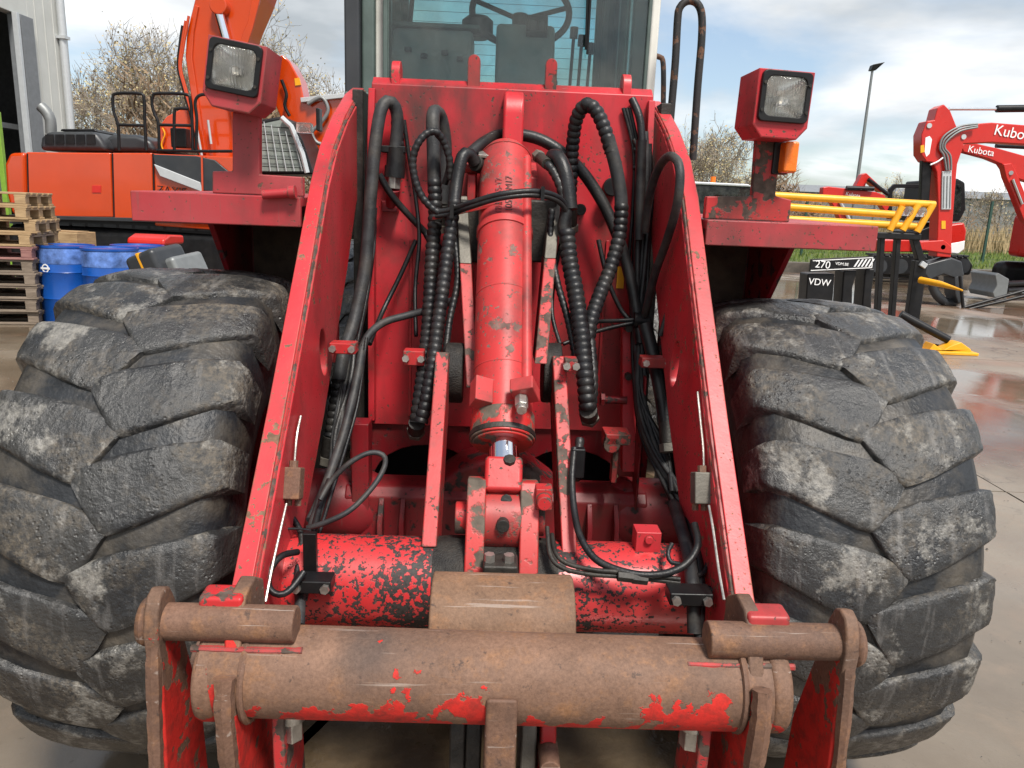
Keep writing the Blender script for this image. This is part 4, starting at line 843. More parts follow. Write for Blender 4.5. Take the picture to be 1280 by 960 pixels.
for (x0, x1, yt, yb) in ((441, 462, 528, 640), (790, 808, 470, 655)):
    a, b = L(x0, yb, 2.7), L(x1, yt, 2.7); lp('frame_post', MB().box(((a.x + b.x) / 2, 2.72, (a.z + b.z) / 2), (b.x - a.x, .09, b.z - a.z)), 'red_deep', None, .005)
p, q = L(775, 400, 2.9), L(795, 600, 2.75)
a, b = L(778, 395, 2.88), L(778, 590, 2.74)
lp('side_strip', MB().loft([a + Vector((0, 0, 0)), a + Vector((.055, 0, 0)), a + Vector((.055, .05, 0)), a + Vector((0, .05, 0))], [b + Vector((0, 0, 0)), b + Vector((.05, 0, 0)), b + Vector((.05, .05, 0)), b + Vector((0, .05, 0))]), 'red', None, .003)
for (x, y) in ((785, 410), (785, 470), (783, 530)):
    p = L(x, y, 2.82); lp('strip_bolt', MB().cyl(p + Vector((0, -.02, 0)), p + Vector((0, .03, 0)), .014, 10), 'dark')
# ---- lift arms: (y, z) outline of top edge, then the lower edge
top = [(1.60, .925), (1.66, .968), (1.98, 1.305), (2.31, 1.672), (2.52, 1.915), (2.66, 2.035), (2.86, 2.150), (3.10, 2.255), (3.26, 2.300)]
bot = [(3.36, 2.27), (3.40, 2.18), (3.36, 2.08), (3.18, 2.00), (3.00, 1.86), (2.80, 1.62), (2.42, 1.22), (1.95, .80), (1.72, .72), (1.52, .76), (1.47, .84)]
def cut_boolean(o, mbs):
    cobs = []
    for mb in mbs:
        cme = mb.mesh(OFF); cob = bpy.data.objects.new('c', cme); COL.objects.link(cob); cob.parent = loader
        md = o.modifiers.new('b', 'BOOLEAN'); md.object = cob; md.operation = 'DIFFERENCE'; md.solver = 'EXACT'; cobs.append(cob)
    bpy.context.view_layer.update()
    me = bpy.data.meshes.new_from_object(o.evaluated_get(bpy.context.evaluated_depsgraph_get()))
    o.modifiers.clear(); o.data = me
    for p_ in me.polygons: p_.use_smooth = True
    me.set_sharp_from_angle(angle=R(38))
    for cob in cobs: bpy.data.objects.remove(cob)
    m = o.modifiers.new('bevel', 'BEVEL'); m.width = .004; m.segments = 2; m.limit_method = 'ANGLE'; m.angle_limit = R(38)
for sd in (-1, 1):
    x0, x1 = (.564, .610)
    arm = lp('lift_arm', MB().px(top + bot, sd * x0, sd * x1), 'red_arm')
    cut_boolean(arm, [MB().px([(2.40 + .045 * math.cos(t) - .03 * math.sin(t), 1.40 + .075 * math.sin(t) + .02 * math.cos(t)) for t in [k * math.pi / 10 for k in range(20)]], sd * .5, sd * .7)])
    # cap strip along the top edge, a little wider than the web
    cap = MB(); n = len(top); vs = []; fs = []
    for i, (y, z) in enumerate(top):
        a = top[max(i - 1, 0)]; b = top[min(i + 1, n - 1)]; t = Vector((b[0] - a[0], b[1] - a[1])).normalized(); nx, nz = -t.y, t.x
        for (xx, hh) in ((.575, .018), (.621, .018), (.621, -.012), (.575, -.012)): vs.append((sd * xx, y + nx * hh, z + nz * hh))
    for i in range(n - 1):
        for k in range(4): fs.append((i * 4 + k, i * 4 + (k + 1) % 4, i * 4 + 4 + (k + 1) % 4, i * 4 + 4 + k))
    fs += [(0, 1, 2, 3), (4 * n - 4, 4 * n - 3, 4 * n - 2, 4 * n - 1)]
    lp('arm_cap_strip', cap.add(vs, fs), 'red_arm', arm, .003)
    wl_pts = []
    for i, (y, z) in enumerate(top[1:]):
        wl_pts.append(Vector((sd * .573, y - .004, z + .004)))
    wp = resample(smooth_path(wl_pts, 5), .02)
    lp('weld_bead', MB().tube(wp, [.006 + random.uniform(-.0015, .002) for _ in wp], 6), 'red_worn', arm)
    lp('arm_pin_boss', MB().cyl((sd * .53, 1.53, .835), (sd * .66, 1.53, .835), .075, 24), 'rust', arm, .004)
# ---- torque tube between the arms and what sits on it
TT = Vector((0, 1.97, .835)); TR = .125
tt = lp('torque_tube', MB().cyl((-.57, TT.y, TT.z), (.57, TT.y, TT.z), TR, 48), 'red_tube')
lp('grease_crust', MB().lathe([(-.17, .1265), (-.13, .131), (-.05, .133), (0, .132), (.05, .133), (.12, .131), (.17, .1265)], (-.0, TT.y, TT.z), 'x', 40), 'grease', tt)
tabc = L(812, 675, 1.93)
lp('bolt_tab', MB().box((tabc.x, 1.97, .985), (.07, .06, .06)).cyl((tabc.x, 1.93, .995), (tabc.x, 2.0, .995), .012, 10), 'red', tt, .003)
# rusty curved pad in front
pc = Vector((0, 1.70, .865)); w_ = .172; pad = MB(); A = []; B = []
angs = [R(a) for a in range(112, -16, -8)]
px0 = L(629, 750, 1.62).x
for rr, rev in ((.112, False), (.126, True)):
    pts = [(pc.y - rr * math.cos(a) * 1.0, pc.z + rr * math.sin(a)) for a in angs]
    A += pts[::-1] if rev else pts
saddle = lp('curved_stop_pad', MB().px(A, px0 - w_, px0 + w_), 'rust_light', None, .006, 50, 3)
lp('pad_bracket', MB().box((px0, 1.78, .86), (.20, .14, .12)), 'dark', saddle)
# ---- tilt linkage: cylinder, rod, lever plates
ct, cb = L(632, 198, 2.86), L(628, 548, 2.15)
ax = (cb - ct).normalized(); clen = (cb - ct).length
bar = lp('tilt_cylinder', MB().cyl(ct, cb, .091, 40), 'red_cyl', None, .006)
lp('end_cap', MB().tube([ct - ax * .03, ct + ax * .01], [.07, .096], 32), 'red_cyl', bar, .004)
def along(t, r0, r1=None, n=40): return (ct + ax * (clen * t), r0)
for t0, t1, r_ in ((.30, .325, .096), (.55, .556, .0925), (.80, .804, .0925)):
    lp('barrel_band', MB().cyl(ct + ax * clen * t0, ct + ax * clen * t1, r_, 40), 'red_cyl', bar, .002)
lp('gland', MB().cyl(cb - ax * .07, cb + ax * .012, .096, 40).tube([cb + ax * .012, cb + ax * .02], [.09, .088], 40), 'red_greasy', bar, .004)
lp('gland_groove', MB().cyl(cb - ax * .012, cb + ax * .006, .0985, 40), 'dark', bar, .003)
re = L(630, 596, 2.03)
lp('piston_rod', MB().cyl(cb - ax * .1, cb + (re - cb) * 1.05, .044, 32), 'chrome', bar)
lp('rod_head', MB().box(L(629, 597, 2.03), (.105, .10, .10), Matrix.Rotation(R(-35), 3, 'X')), 'red_worn', bar, .012, 38, 3)
ec = L(628, 652, 1.98)
lp('rod_eye', MB().cyl((ec.x - .052, 2.0, ec.z), (ec.x + .052, 2.0, ec.z), .085, 32), 'red_greasy', bar, .006)
lp('grease_nipple', MB().cyl((ec.x, 1.90, ec.z + .02), (ec.x, 1.93, ec.z + .02), .018, 14).cyl((ec.x + .008, 1.955, ec.z + .075), (ec.x + .008, 2.0, ec.z + .055), .016, 8), 'dark', bar, .002)
lp('rod_bolt', MB().cyl(L(637, 573, 2.01), L(637, 580, 2.02), .018, 8), 'dark', bar, .002)
for (xt, yt, xb, yb) in ((595, 602, 593, 715), (662, 606, 662, 720)):
    t_, b_ = L(xt, yt, 1.96), L(xb, yb, 1.84)
    x = (t_.x + b_.x) / 2
    yz = [(b_.y, b_.z - .05), (t_.y - .01, t_.z - .03), (t_.y + .02, t_.z), (t_.y + .10, t_.z - .02), (t_.y + .16, t_.z - .12), (t_.y + .12, b_.z - .05)]
    lp('linkage_lug', MB().px(yz, x - .026, x + .026), 'red_greasy', None, .005)
p = L(681, 640, 1.99); lp('linkage_pin', MB().cyl((-.115, 2.0, ec.z), (.135, 2.0, ec.z), .045, 24), 'red_worn', None, .004)
p = L(680, 625, 1.93); lp('pin_lock_bolt', MB().box((p.x, 1.955, p.z), (.045, .05, .06)).cyl((p.x, 1.90, p.z + .0), (p.x, 1.95, p.z), .02, 14), 'red_worn', None, .003)
lp('stop_block', MB().box(L(625, 724, 1.80) + Vector((0, .02, 0)), (.09, .08, .09)), 'dark', None, .006)
p = L(624, 698, 1.81); lp('stop_bolt', MB().cyl(p + Vector((-.025, 0, -.02)), p + Vector((-.025, 0, .012)), .014, 6).cyl(p + Vector((.025, 0, -.02)), p + Vector((.025, 0, .012)), .014, 6), 'steel', None)
for (xt, yt, xb, yb, m_) in ((553, 440, 536, 684, 'red_worn'), (699, 445, 712, 692, 'red_worn')):
    t_, b_ = L(xt, yt, 2.36), L(xb, yb, 1.93)
    th = .021
    A = [(t_.x - th, t_.y, t_.z), (t_.x + th, t_.y, t_.z), (t_.x + th, t_.y + .16, t_.z - .04), (t_.x - th, t_.y + .16, t_.z - .04)]
    B = [(b_.x - th, b_.y, b_.z), (b_.x + th, b_.y, b_.z), (b_.x + th, b_.y + .2, b_.z - .08), (b_.x - th, b_.y + .2, b_.z - .08)]
    lp('lever_guide_plate', MB().loft(A, B), m_, None, .004)
for (xt, yt, xb, yb) in ((577, 245, 591, 485), (694, 252, 676, 455)):
    t_, b_ = L(xt, yt, 2.78), L(xb, yb, 2.33); m_ = t_.lerp(b_, .38)
    for (P0, P1, mt) in ((t_, m_, 'grey_plate'), (m_, b_, 'red_worn')):
        th = .020
        A = [(P0.x - th, P0.y, P0.z), (P0.x + th, P0.y, P0.z), (P0.x + th, P0.y + .14, P0.z), (P0.x - th, P0.y + .14, P0.z)]
        B = [(P1.x - th, P1.y, P1.z), (P1.x + th, P1.y, P1.z), (P1.x + th, P1.y + .14, P1.z), (P1.x - th, P1.y + .14, P1.z)]
        lp('bell_crank_plate', MB().loft(A, B), mt, None, .004)
for x in (-.165, .135):
    p = L(567 if x < 0 else 690, 470, 2.42); lp('bell_crank_bearing', MB().cyl((p.x - .03, 2.47, p.z), (p.x + .03, 2.47, p.z), .10, 28), 'grease', None, .006)
p = L(588, 290, 2.72); lp('trunnion_block', MB().box((p.x, 2.84, p.z), (.10, .16, .22)), 'dark', None, .01)
p = L(678, 290, 2.72); lp('trunnion_block', MB().box((p.x, 2.84, p.z), (.10, .16, .22)), 'dark', None, .01)
# pipe along the barrel with its block
pp0, pp1 = L(658, 198, 2.79), L(658, 478, 2.20)
lp('barrel_pipe', MB().tube([pp0 + Vector((0, .02, .0)), pp0, pp1], .0175, 16), 'red_cyl', bar, .004)
q = L(656, 488, 2.12); rotx = Matrix.Rotation(math.atan2(ax.z, ax.y) * 1.0, 3, 'X')
lp('port_block', MB().box(q, (.07, .075, .045), Matrix.Rotation(R(-50), 3, 'X') @ Matrix.Rotation(R(-20), 3, 'Z')), 'red_cyl', bar, .005)
p = L(652, 503, 2.08); lp('port_fitting', MB().cyl(p + Vector((0, .05, .02)), p + Vector((0, -.012, -.01)), .02, 6).cyl(p + Vector((0, -.012, -.01)), p + Vector((0, -.03, -.016)), .015, 12), 'steel', bar, .002)
q = L(598, 494, 2.13); lp('clamp_sheet', MB().box(q + Vector((.008, .03, .0)), (.055, .05, .085), Matrix.Rotation(R(-48), 3, 'X') @ Matrix.Rotation(R(22), 3, 'Z')), 'red_cyl', bar, .003)
q = L(609, 193, 2.80); lp('name_plate', MB().box(q, (.06, .05, .01), Matrix.Rotation(R(20), 3, 'X')), 'steel', bar, .001)
q = L(600, 210, 2.82); lp('port_fitting', MB().cyl(q + Vector((-.07, 0, 0)), q + Vector((.04, 0, 0)), .02, 12), 'red_cyl', bar)
def lettering(txt, size, loc, rot, mat, parent, ext=.0006, spacing=1.0, name='lettering'):
    cu = bpy.data.curves.new(name, 'FONT'); cu.body = txt; cu.size = size; cu.extrude = ext; cu.align_x = 'CENTER'; cu.align_y = 'CENTER'; cu.space_character = spacing
    t_ = bpy.data.objects.new(name, cu); COL.objects.link(t_); bpy.context.view_layer.update()
    me = bpy.data.meshes.new_from_object(t_.evaluated_get(bpy.context.evaluated_depsgraph_get())); bpy.data.objects.remove(t_)
    me.materials.clear(); me.materials.append(M[mat])
    o = bpy.data.objects.new(name, me); COL.objects.link(o); o.parent = parent; o.matrix_local = Matrix.Translation(loc) @ rot.to_4x4(); o['kind'] = 'stuff'; return o
def frame_rot(xa, ya):
    xa = Vector(xa).normalized(); ya = Vector(ya); ya = (ya - xa * ya.dot(xa)).normalized(); za = xa.cross(ya); return Matrix((xa, ya, za)).transposed()
fr_ = Vector((0, -1, 0)); fr_ = (fr_ - ax * fr_.dot(ax)).normalized()
cpt = ct + ax * clen * .23
side = Vector((-1, 0, 0))
for dxx, tx, sz in ((-.022, '12/15  65-17', .030), (.012, '1105 33M17', .034)):
    nrm = (fr_ * math.cos(dxx / .091) + Vector((1, 0, 0)) * math.sin(dxx / .091)).normalized()
    lettering(tx, sz, cpt + nrm * .0934 - OFF, frame_rot(-ax, side), 'red_deep', bar, .0004)
# ---- quick coupler
tc0 = L(628, 847, 1.35); HT = Vector((0, 1.35, tc0.z))
coup = lp('quick_coupler', MB().cyl((-.565, HT.y, HT.z + .006), (.565, HT.y, HT.z - .004), .088, 64), 'rust_red', None, .004)
for sd, xa, xb, yc in ((-1, 181, 371, 778), (1, 883, 1071, 801)):
    p0, p1 = L(xa, yc - 2, 1.335), L(xb, yc + 2, 1.335)
    z = (p0.z + p1.z) / 2; YP = 1.335
    lp('coupler_pin', MB().cyl((p0.x, YP, z), (p1.x, YP, z), .0355, 32), 'rust', coup, .004)
    xin = sd * .502
    yz = [(HT.y - .092, HT.z - .05), (HT.y - .092, HT.z + .02), (HT.y - .05, HT.z + .075), (YP - .02, z + .02), (YP + .02, z + .055), (1.41, z + .060), (1.46, z + .03), (1.50, .62), (1.36, .45), (HT.y - .04, .45), (HT.y - .08, HT.z - .16)]
    ear = lp('ear_plate', MB().px(yz, xin - .016, xin + .016), 'rust_ear', coup, .006, 38, 3)
    lp('inner_gusset', MB().px([(HT.y - .03, HT.z - .08), (HT.y + .10, HT.z - .06), (1.50, .45), (1.33, .45)], xin - sd * .075 - .012, xin - sd * .075 + .012), 'red_worn', coup, .004)
    def bead(pts, r0, name='edge_weld', mat='rust'):
        wp = resample(smooth_path(pts, 4), .016)
        return lp(name, MB().tube(wp, [r0 * (1 + random.uniform(-.10, .12)) for _ in wp], 7), mat, coup)
    bead([Vector((xin, HT.y - .094, HT.z + .05)), Vector((xin, HT.y - .104, HT.z - .0)), Vector((xin, HT.y - .102, HT.z - .06)), Vector((xin, HT.y - .090, HT.z - .16)), Vector((xin - sd * .002, HT.y - .055, .62)), Vector((xin, HT.y - .045, .46))], .019)
    bead([Vector((xin - sd * .024, HT.y - .089 * math.cos(t), HT.z + .089 * math.sin(t))) for t in [R(a) for a in range(-70, 75, 12)]], .007)
    bead([Vector((sd * .37, YP - .030, z - .038)), Vector((sd * .44, YP - .031, z - .039)), Vector((sd * .58, YP - .030, z - .038))], .007, 'pin_weld', 'red_worn')
    lp('pin_bracket', MB().px([(YP - .01, z - .02), (YP + .0, z + .052), (YP + .05, z + .055), (YP + .10, z - .02)], sd * .49, sd * .575), 'red_worn', coup, .008)
    lp('end_collar', MB().cyl((sd * .53, HT.y, HT.z), (sd * .572, HT.y, HT.z), .0915, 56), 'rust_red', coup, .012)
    xo = (p0.x + .030) if sd < 0 else (p1.x - .030)
    yz = [(YP - .048, z + .0), (YP - .038, z + .040), (YP - .022, z + .064), (YP + .0, z + .072), (YP + .022, z + .062), (YP + .040, z + .03), (1.39, z - .03), (1.47, .80), (1.50, .45), (1.30, .45), (1.285, .70), (YP - .04, z - .08)]
    lp('ear_plate', MB().px(yz, xo - .014, xo + .014), 'rust_ear', coup, .006, 38, 3)
    bead([Vector((xo, YP - .036, z - .03)), Vector((xo, YP - .044, z - .08)), Vector((xo - sd * -.003, 1.285, .86)), Vector((xo + sd * .004, 1.278, .70)), Vector((xo + sd * .006, 1.29, .46))], .0135)
    lp('pin_head', MB().cyl((xo + sd * .010, YP, z), (xo + sd * .034, YP, z), .047, 28), 'rust', coup, .012)
    lp('stop_nut', MB().cyl((sd * .41, 1.36, .80), (sd * .41, 1.36, .855), .024, 6).cyl((sd * .41, 1.36, .845), (sd * .41, 1.36, .875), .03, 12), 'steel', coup, .002)
cx = L(626, 900, 1.28).x
lp('centre_rib', MB().px([(HT.y - .098, HT.z + .02), (HT.y - .104, HT.z - .05), (HT.y - .12, .5), (HT.y + .05, .5), (HT.y + .05, HT.z - .05)], cx - .03, cx + .03), 'rust', coup, .008, 38, 3)
for xa, m_ in ((572, 'dark'), (592, 'dark'), (660, 'grey_plate'), (684, 'red_worn')):
    p = L(xa, 930, 1.42); lp('link_lug', MB().px([(1.42, .45), (1.40, .78), (1.43, .83), (1.52, .83), (1.56, .45)], p.x - .017, p.x + .017), m_, coup, .006)
p = L(686, 947, 1.38); lp('link_bolt', MB().cyl((p.x, 1.34, p.z), (p.x, 1.42, p.z), .022, 16), 'rust', coup, .003)
# ---- fenders
for sd in (-1, 1):
    xi = sd * .632
    if sd < 0: a, b = L(162, 238, 2.42), L(162, 276, 2.42)
    else: a, b = L(1099, 283, 2.42), L(1099, 315, 2.42)
    xo, zt, zb = a.x, a.z, b.z
    fen = lp('fender', MB().px([(2.42, zb), (2.42, zt), (3.5, zt + .02), (3.5, zt - .02), (2.44, zt - .03), (2.44, zb)], xi, xo), 'red_fade', None, .004)
    lp('fender_inner_wall', MB().px([(2.95, 1.25), (2.95, zt - .03), (2.99, zt - .03), (2.99, 1.25)], xi, sd * .97).px([(2.50, zt - .03), (3.0, zt - .03), (3.0, 1.3), (2.97, 1.3)], sd * .95, sd * .97), 'red_deep', fen, .003)
    lp('mud_crust', MB().px([(2.935, 1.3), (2.935, zt - .05), (2.947, zt - .05), (2.947, 1.3)], xi + sd * .01, sd * .94), plain('dried_mud', (0.06, 0.045, 0.03), .9, 0, .4, 14, .8) if sd < 0 else bpy.data.materials['dried_mud'], fen)
    # lamp bracket plate and stalk
    if sd < 0: q = [(266, 242), (266, 214), (291, 214), (291, 140), (325, 144), (325, 218), (394, 222), (394, 250)]
    else: q = [(872, 274), (872, 245), (940, 245), (945, 175), (975, 177), (969, 245), (989, 250), (986, 279)]
    poly = [(L(x, y, 2.45).x, L(x, y, 2.45).z) for x, y in q]
    poly = [(min(x, -.630) if sd < 0 else max(x, .630), z) for x, z in poly]
    poly[0] = (poly[0][0], zt + .002); poly[-1] = (poly[-1][0], zt + .002)
    lp('lamp_bracket', MB().py(poly, 2.445, 2.475), 'red_fade' if sd < 0 else 'red_worn', fen, .004)
    if sd < 0: cx_, cy_, rz_, rl_ = 304, 100, R(-1), R(9)
    else: cx_, cy_, rz_, rl_ = 965, 135, R(4), R(1.5)
    c0 = L(cx_, cy_, 2.40)
    rot = Matrix.Rotation(rz_, 3, 'Z') @ Matrix.Rotation(rl_, 3, 'Y')
    def Q(pts): return [c0 + rot @ Vector(p) for p in pts]
    oz = .0205
    w2, h2, dd = .084, .095, .076
    outl = [(-w2, h2), (w2, h2), (w2, -h2 + .035), (w2 - .03, -h2), (-w2 + .03, -h2), (-w2, -h2 + .035)]
    ring = MB(); 
    F0 = Q([(x, -dd, z) for x, z in outl]); F1 = Q([(x, dd * .9, z * .97) for x, z in outl]); 
    n6 = len(outl)
    shell = MB().add(F0 + F1, [tuple(range(n6, 2 * n6))] + [(i, (i + 1) % n6, n6 + (i + 1) % n6, n6 + i) for i in range(n6)])
    hl = lp('headlight', shell, 'red_fade' if sd < 0 else 'red', None)
    md = hl.modifiers.new('wall', 'SOLIDIFY'); md.thickness = .006; md.offset = -1
    md = hl.modifiers.new('bevel', 'BEVEL'); md.width = .004; md.segments = 2; md.limit_method = 'ANGLE'; md.angle_limit = R(38)
    fp = [(-w2 + .002, h2 - .002), (w2 - .002, h2 - .002), (w2 - .002, -.056), (-w2 + .002, -.056)]
    hole = [(-.066, oz + .061), (.066, oz + .061), (.066, oz - .061), (-.066, oz - .061)]
    lp('front_frame', MB().add(Q([(x, -dd - .001, z) for x, z in fp]) + Q([(x, -dd - .001, z) for x, z in hole]), [(k, (k + 1) % 4, 4 + (k + 1) % 4, 4 + k) for k in range(4)]), 'red_fade' if sd < 0 else 'red', hl)
    chin = [(w2 - .002, -.054), (w2 - .002, -h2 + .036), (w2 - .031, -h2 + .002), (-w2 + .031, -h2 + .002), (-w2 + .002, -h2 + .036), (-w2 + .002, -.054)]
    lp('chin_plate', MB().loft(Q([(x, -dd - .001, z) for x, z in chin]), Q([(x, -dd + .008, z) for x, z in chin])), 'red_fade' if sd < 0 else 'red', hl, .003)
    def rrect(w, h, r, n=5, oz=0.0):
        out = []
        for (sx, sz, a0) in ((1, 1, 0), (-1, 1, 90), (-1, -1, 180), (1, -1, 270)):
            for k in range(n + 1):
                t = R(a0 + 90 * k / n); out.append((sx * (w - r) + r * math.cos(t), sz * (h - r) + r * math.sin(t) + oz))
        return out
    o1, o2 = rrect(.075, .070, .014, 5, oz), rrect(.060, .055, .020, 5, oz)
    bz = MB(); n = len(o1)
    vs = Q([(x, -dd - .014, z) for x, z in o1]) + Q([(x, -dd - .014, z) for x, z in o2]) + Q([(x, -dd + .01, z) for x, z in o1]) + Q([(x, -dd + .004, z) for x, z in o2])
    fs = []
    for k in range(n):
        k2 = (k + 1) % n
        fs += [(k, k2, n + k2, n + k), (k, k2, 2 * n + k2, 2 * n + k), (n + k, n + k2, 3 * n + k2, 3 * n + k), (2 * n + k, 2 * n + k2, 3 * n + k2, 3 * n + k)]
    lp('bezel', bz.add(vs, fs), 'black', hl, .003)
    for (bx, bzz) in ((-.067, .045), (.067, .045), (-.067, -.03), (.067, -.03)):
        lp('bezel_screw', MB().cyl(*Q([(bx, -dd - .018, bzz + .01), (bx, -dd - .01, bzz + .01)]), .005, 8), 'dark', hl)
    # reflector bowl and domed lens
    gn = 16; vs = []; fs = []
    for i in range(gn + 1):
        for j in range(gn + 1):
            x = -1 + 2 * i / gn; z = -1 + 2 * j / gn
            vs.append((x * .061, -dd + .002 + .055 * (1 - x * x) ** .8 * (1 - z * z) ** .8, z * .057 + oz))
    for i in range(gn):
        for j in range(gn):
            a = i * (gn + 1) + j; fs.append((a, a + 1, a + gn + 2, a + gn + 1))
    lp('reflector', MB().add(Q(vs), fs), 'mirror', hl)
    ln = MB(); vs = []
    for i in range(gn + 1):
        for j in range(gn + 1):
            x = -1 + 2 * i / gn; z = -1 + 2 * j / gn
            vs.append((x * .061, -dd - .009 - .012 * (1 - x * x) * (1 - z * z) ** .7, z * .057 + oz))
    lp('lens', ln.add(Q(vs), fs), 'lens', hl)
    lp('bulb', MB().tube(Q([(-.004, -dd + .05, oz - .004), (-.004, -dd + .02, oz - .004), (-.004, -dd + .008, oz - .004)]), [.010, .012, .006], 14), 'steel', hl)
c0 = L(984, 197, 2.42)
ind = lp('indicator_lamp', MB().box(c0 + Vector((-.012, .03, 0)), (.05, .03, .10)), 'black', None, .004)
lp('amber_lens', MB().box(c0 + Vector((.002, -.005, 0)), (.042, .055, .092)), 'amber', ind, .008, 38, 3)
p = L(349, 240, 2.40); lp('fender_latch', MB().cyl(p + Vector((-.05, 0, -.01)), p + Vector((.04, 0, .0)), .014, 12).cyl(p + Vector((.03, 0, 0)), p + Vector((.05, 0, .002)), .02, 12), 'red_fade', None)
# ---- cab
CY = 3.62; zsill = 2.20; CW0, CW1 = L(430, 60, CY).x, L(823, 60, CY).x; zr = 3.75; CB = 5.15
cab = lp('cab', MB().box(((CW0 + CW1) / 2, (CY + CB) / 2, 1.95), (CW1 - CW0, CB - CY, .5)), 'cab_green', None, .02)
lp('roof', MB().box(((CW0 + CW1) / 2, (CY + CB) / 2 - .05, zr + .06), (CW1 - CW0 + .1, CB - CY + .3, .14)), 'cab_white', cab, .05, 38, 4)
def pillar(x, y, w, d, mat='cab_green', name='pillar', lean=0.0):
    lp(name, MB().box((x, y, (zsill + zr) / 2), (w, d, zr - zsill)), mat, cab, .012)
pillar(CW0 + .035, CY + .04, .07, .08, 'xgrey'); pillar(CW1 - .02, CY + .05, .04, .08, 'cab_white')
pillar(CW0 + .10, CY + .06, .06, .05, 'cab_green'); pillar(CW0 + .148, CY + .09, .05, .03, 'cab_white', 'pillar_trim'); pillar(CW0 + .19, CY + .05, .025, .05, 'cab_green')
pillar(CW1 - .08, CY + .06, .07, .05, 'cab_green')
for x in (CW0 + .04, CW1 - .04):
    pillar(x, CB - .05, .08, .10); pillar(x, 4.4, .06, .08)
    lp('side_glass', MB().box((x, 4.0, 3.0), (.008, .70, 1.5)), 'glass_side', cab); lp('side_glass', MB().box((x, 4.75, 3.0), (.008, .60, 1.5)), 'glass_side', cab)
rwl, rwr = L(512, 50, CB).x, L(742, 50, CB).x
for (x, wd) in (((CW0 + .07 + rwl) / 2, rwl - CW0 - .07), ((CW1 - .07 + rwr) / 2, CW1 - .07 - rwr)): lp('rear_panel', MB().box((x, CB - .05, 2.95), (wd, .05, 1.6)), 'cab_green', cab, .01)
lp('rear_sill', MB().box(((CW0 + CW1) / 2, CB - .05, 2.27), (CW1 - CW0 - .1, .06, .40)), 'cab_green', cab, .01)
lp('rear_window', MB().box(((rwl + rwr) / 2, CB - .03, 3.10), (rwr - rwl + .02, .008, 1.3)), 'glass', cab)
for k in range(9): lp('heater_wire', MB().box(((rwl + rwr) / 2, CB - .036, 2.62 + .06 * k), (rwr - rwl, .002, .002)), 'black', cab)
ws0, ws1 = L(484, 100, CY).x, L(805, 100, CY).x
lp('windscreen', MB().box(((ws0 + ws1) / 2, CY + .03, (zsill + zr) / 2 + .05), (ws1 - ws0, .008, zr - zsill)), 'glass_front', cab)
lp('windscreen_seal', MB().box(((CW0 + CW1) / 2, CY + .02, zsill + .075), (CW1 - CW0, .05, .15)).box((ws0 - .012, CY + .03, 3.0), (.022, .03, 1.5)).box((ws1 + .01, CY + .03, 3.0), (.02, .03, 1.5)), 'cab_green', cab, .006)
# dash, console, steering column and wheel
a, b = L(492, 118, 3.85), L(592, 40, 3.85)
lp('dash_console', MB().px([(3.74, 2.2), (3.72, b.z - .12), (3.82, b.z), (4.05, b.z), (4.05, 2.2)], a.x, b.x), 'cab_grey', cab, .02, 38, 3)
lp('console_lid', MB().px([(3.80, b.z + .002), (3.80, b.z + .022), (4.06, b.z + .022), (4.06, b.z + .002)], a.x - .02, b.x + .03), 'cab_green', cab, .005)
a, b = L(618, 118, 3.86), L(694, 32, 3.86)
lp('steering_column', MB().px([(3.74, 2.2), (3.80, b.z - .1), (3.86, b.z), (4.02, b.z + .01), (4.02, 2.2)], a.x, b.x), 'cab_grey', cab, .02, 38, 3)
sw = L(651, 14, 3.99); tilt = Matrix.Rotation(R(52), 3, 'X')
rw = .235
ringp = [sw + tilt @ Vector((rw * math.cos(2 * math.pi * k / 48), rw * math.sin(2 * math.pi * k / 48), 0)) for k in range(49)]
stw = lp('steering_wheel', MB().tube(ringp, .016, 10, False), 'black', cab)
hub = sw + tilt @ Vector((0, 0, -.05))
lp('spoke', MB().tube([hub, sw + tilt @ Vector((rw * .98, .04, 0))], .012, 8).tube([hub, sw + tilt @ Vector((-rw * .95, .06, 0))], .012, 8).tube([hub, sw + tilt @ Vector((0, -rw * .98, 0))], .012, 8).cyl(hub - Vector((0, .02, .10)), hub + Vector((0, 0, .02)), .04, 18), 'black', stw)
p = sw + tilt @ Vector((.10, .17, .03)); lp('spinner_knob', MB().tube([p + Vector((0, 0, -.03)), p + Vector((0, 0, .0)), p + Vector((0, 0, .035)), p + Vector((0, 0, .05))], [.02, .045, .045, .02], 16), 'black', stw)
p = L(671, 34, 3.83); lp('switch_box', MB().box(p, (.10, .06, .09), Matrix.Rotation(R(-25), 3, 'X')).box(p + Vector((-.02, -.035, .0)), (.03, .02, .05)).box(p + Vector((.022, -.035, .0)), (.03, .02, .05)), 'black', cab, .006)
p = L(597, 32, 3.95); lp('instrument_pod', MB().lathe([(0, .0), (0, .05), (.02, .075), (.08, .075), (.1, .05), (.1, 0)], p - Vector((0, 0, .06)), 'z', 24), 'black', cab)
lp('operator_seat', MB().box((.02, 4.75, 2.42), (.5, .5, .15)).box((.30, 4.95, 2.5), (.04, .1, .3)), 'black', cab, .05, 38, 3)
p0, p1 = L(736, -30, CY - .01), L(733, 62, CY - .01); lp('wiper', MB().cyl(p0, p1, .008, 8).cyl(p0 + Vector((.012, -.01, 0)), p1 + Vector((.004, -.01, -.02)), .005, 8), 'black', cab)
for (x, y, d_, hgt) in ((712, 62, 3.95, .16), (722, 66, 3.97, .14), (733, 70, 3.99, .12)):
    p = L(x, y + 30, d_); lp('control_lever', MB().cyl(p - Vector((0, 0, .2)), p + Vector((.01, 0, hgt)), .008, 8).cyl(p + Vector((.01, 0, hgt)), p + Vector((.012, 0, hgt + .05)), .02, 10), 'black', cab)
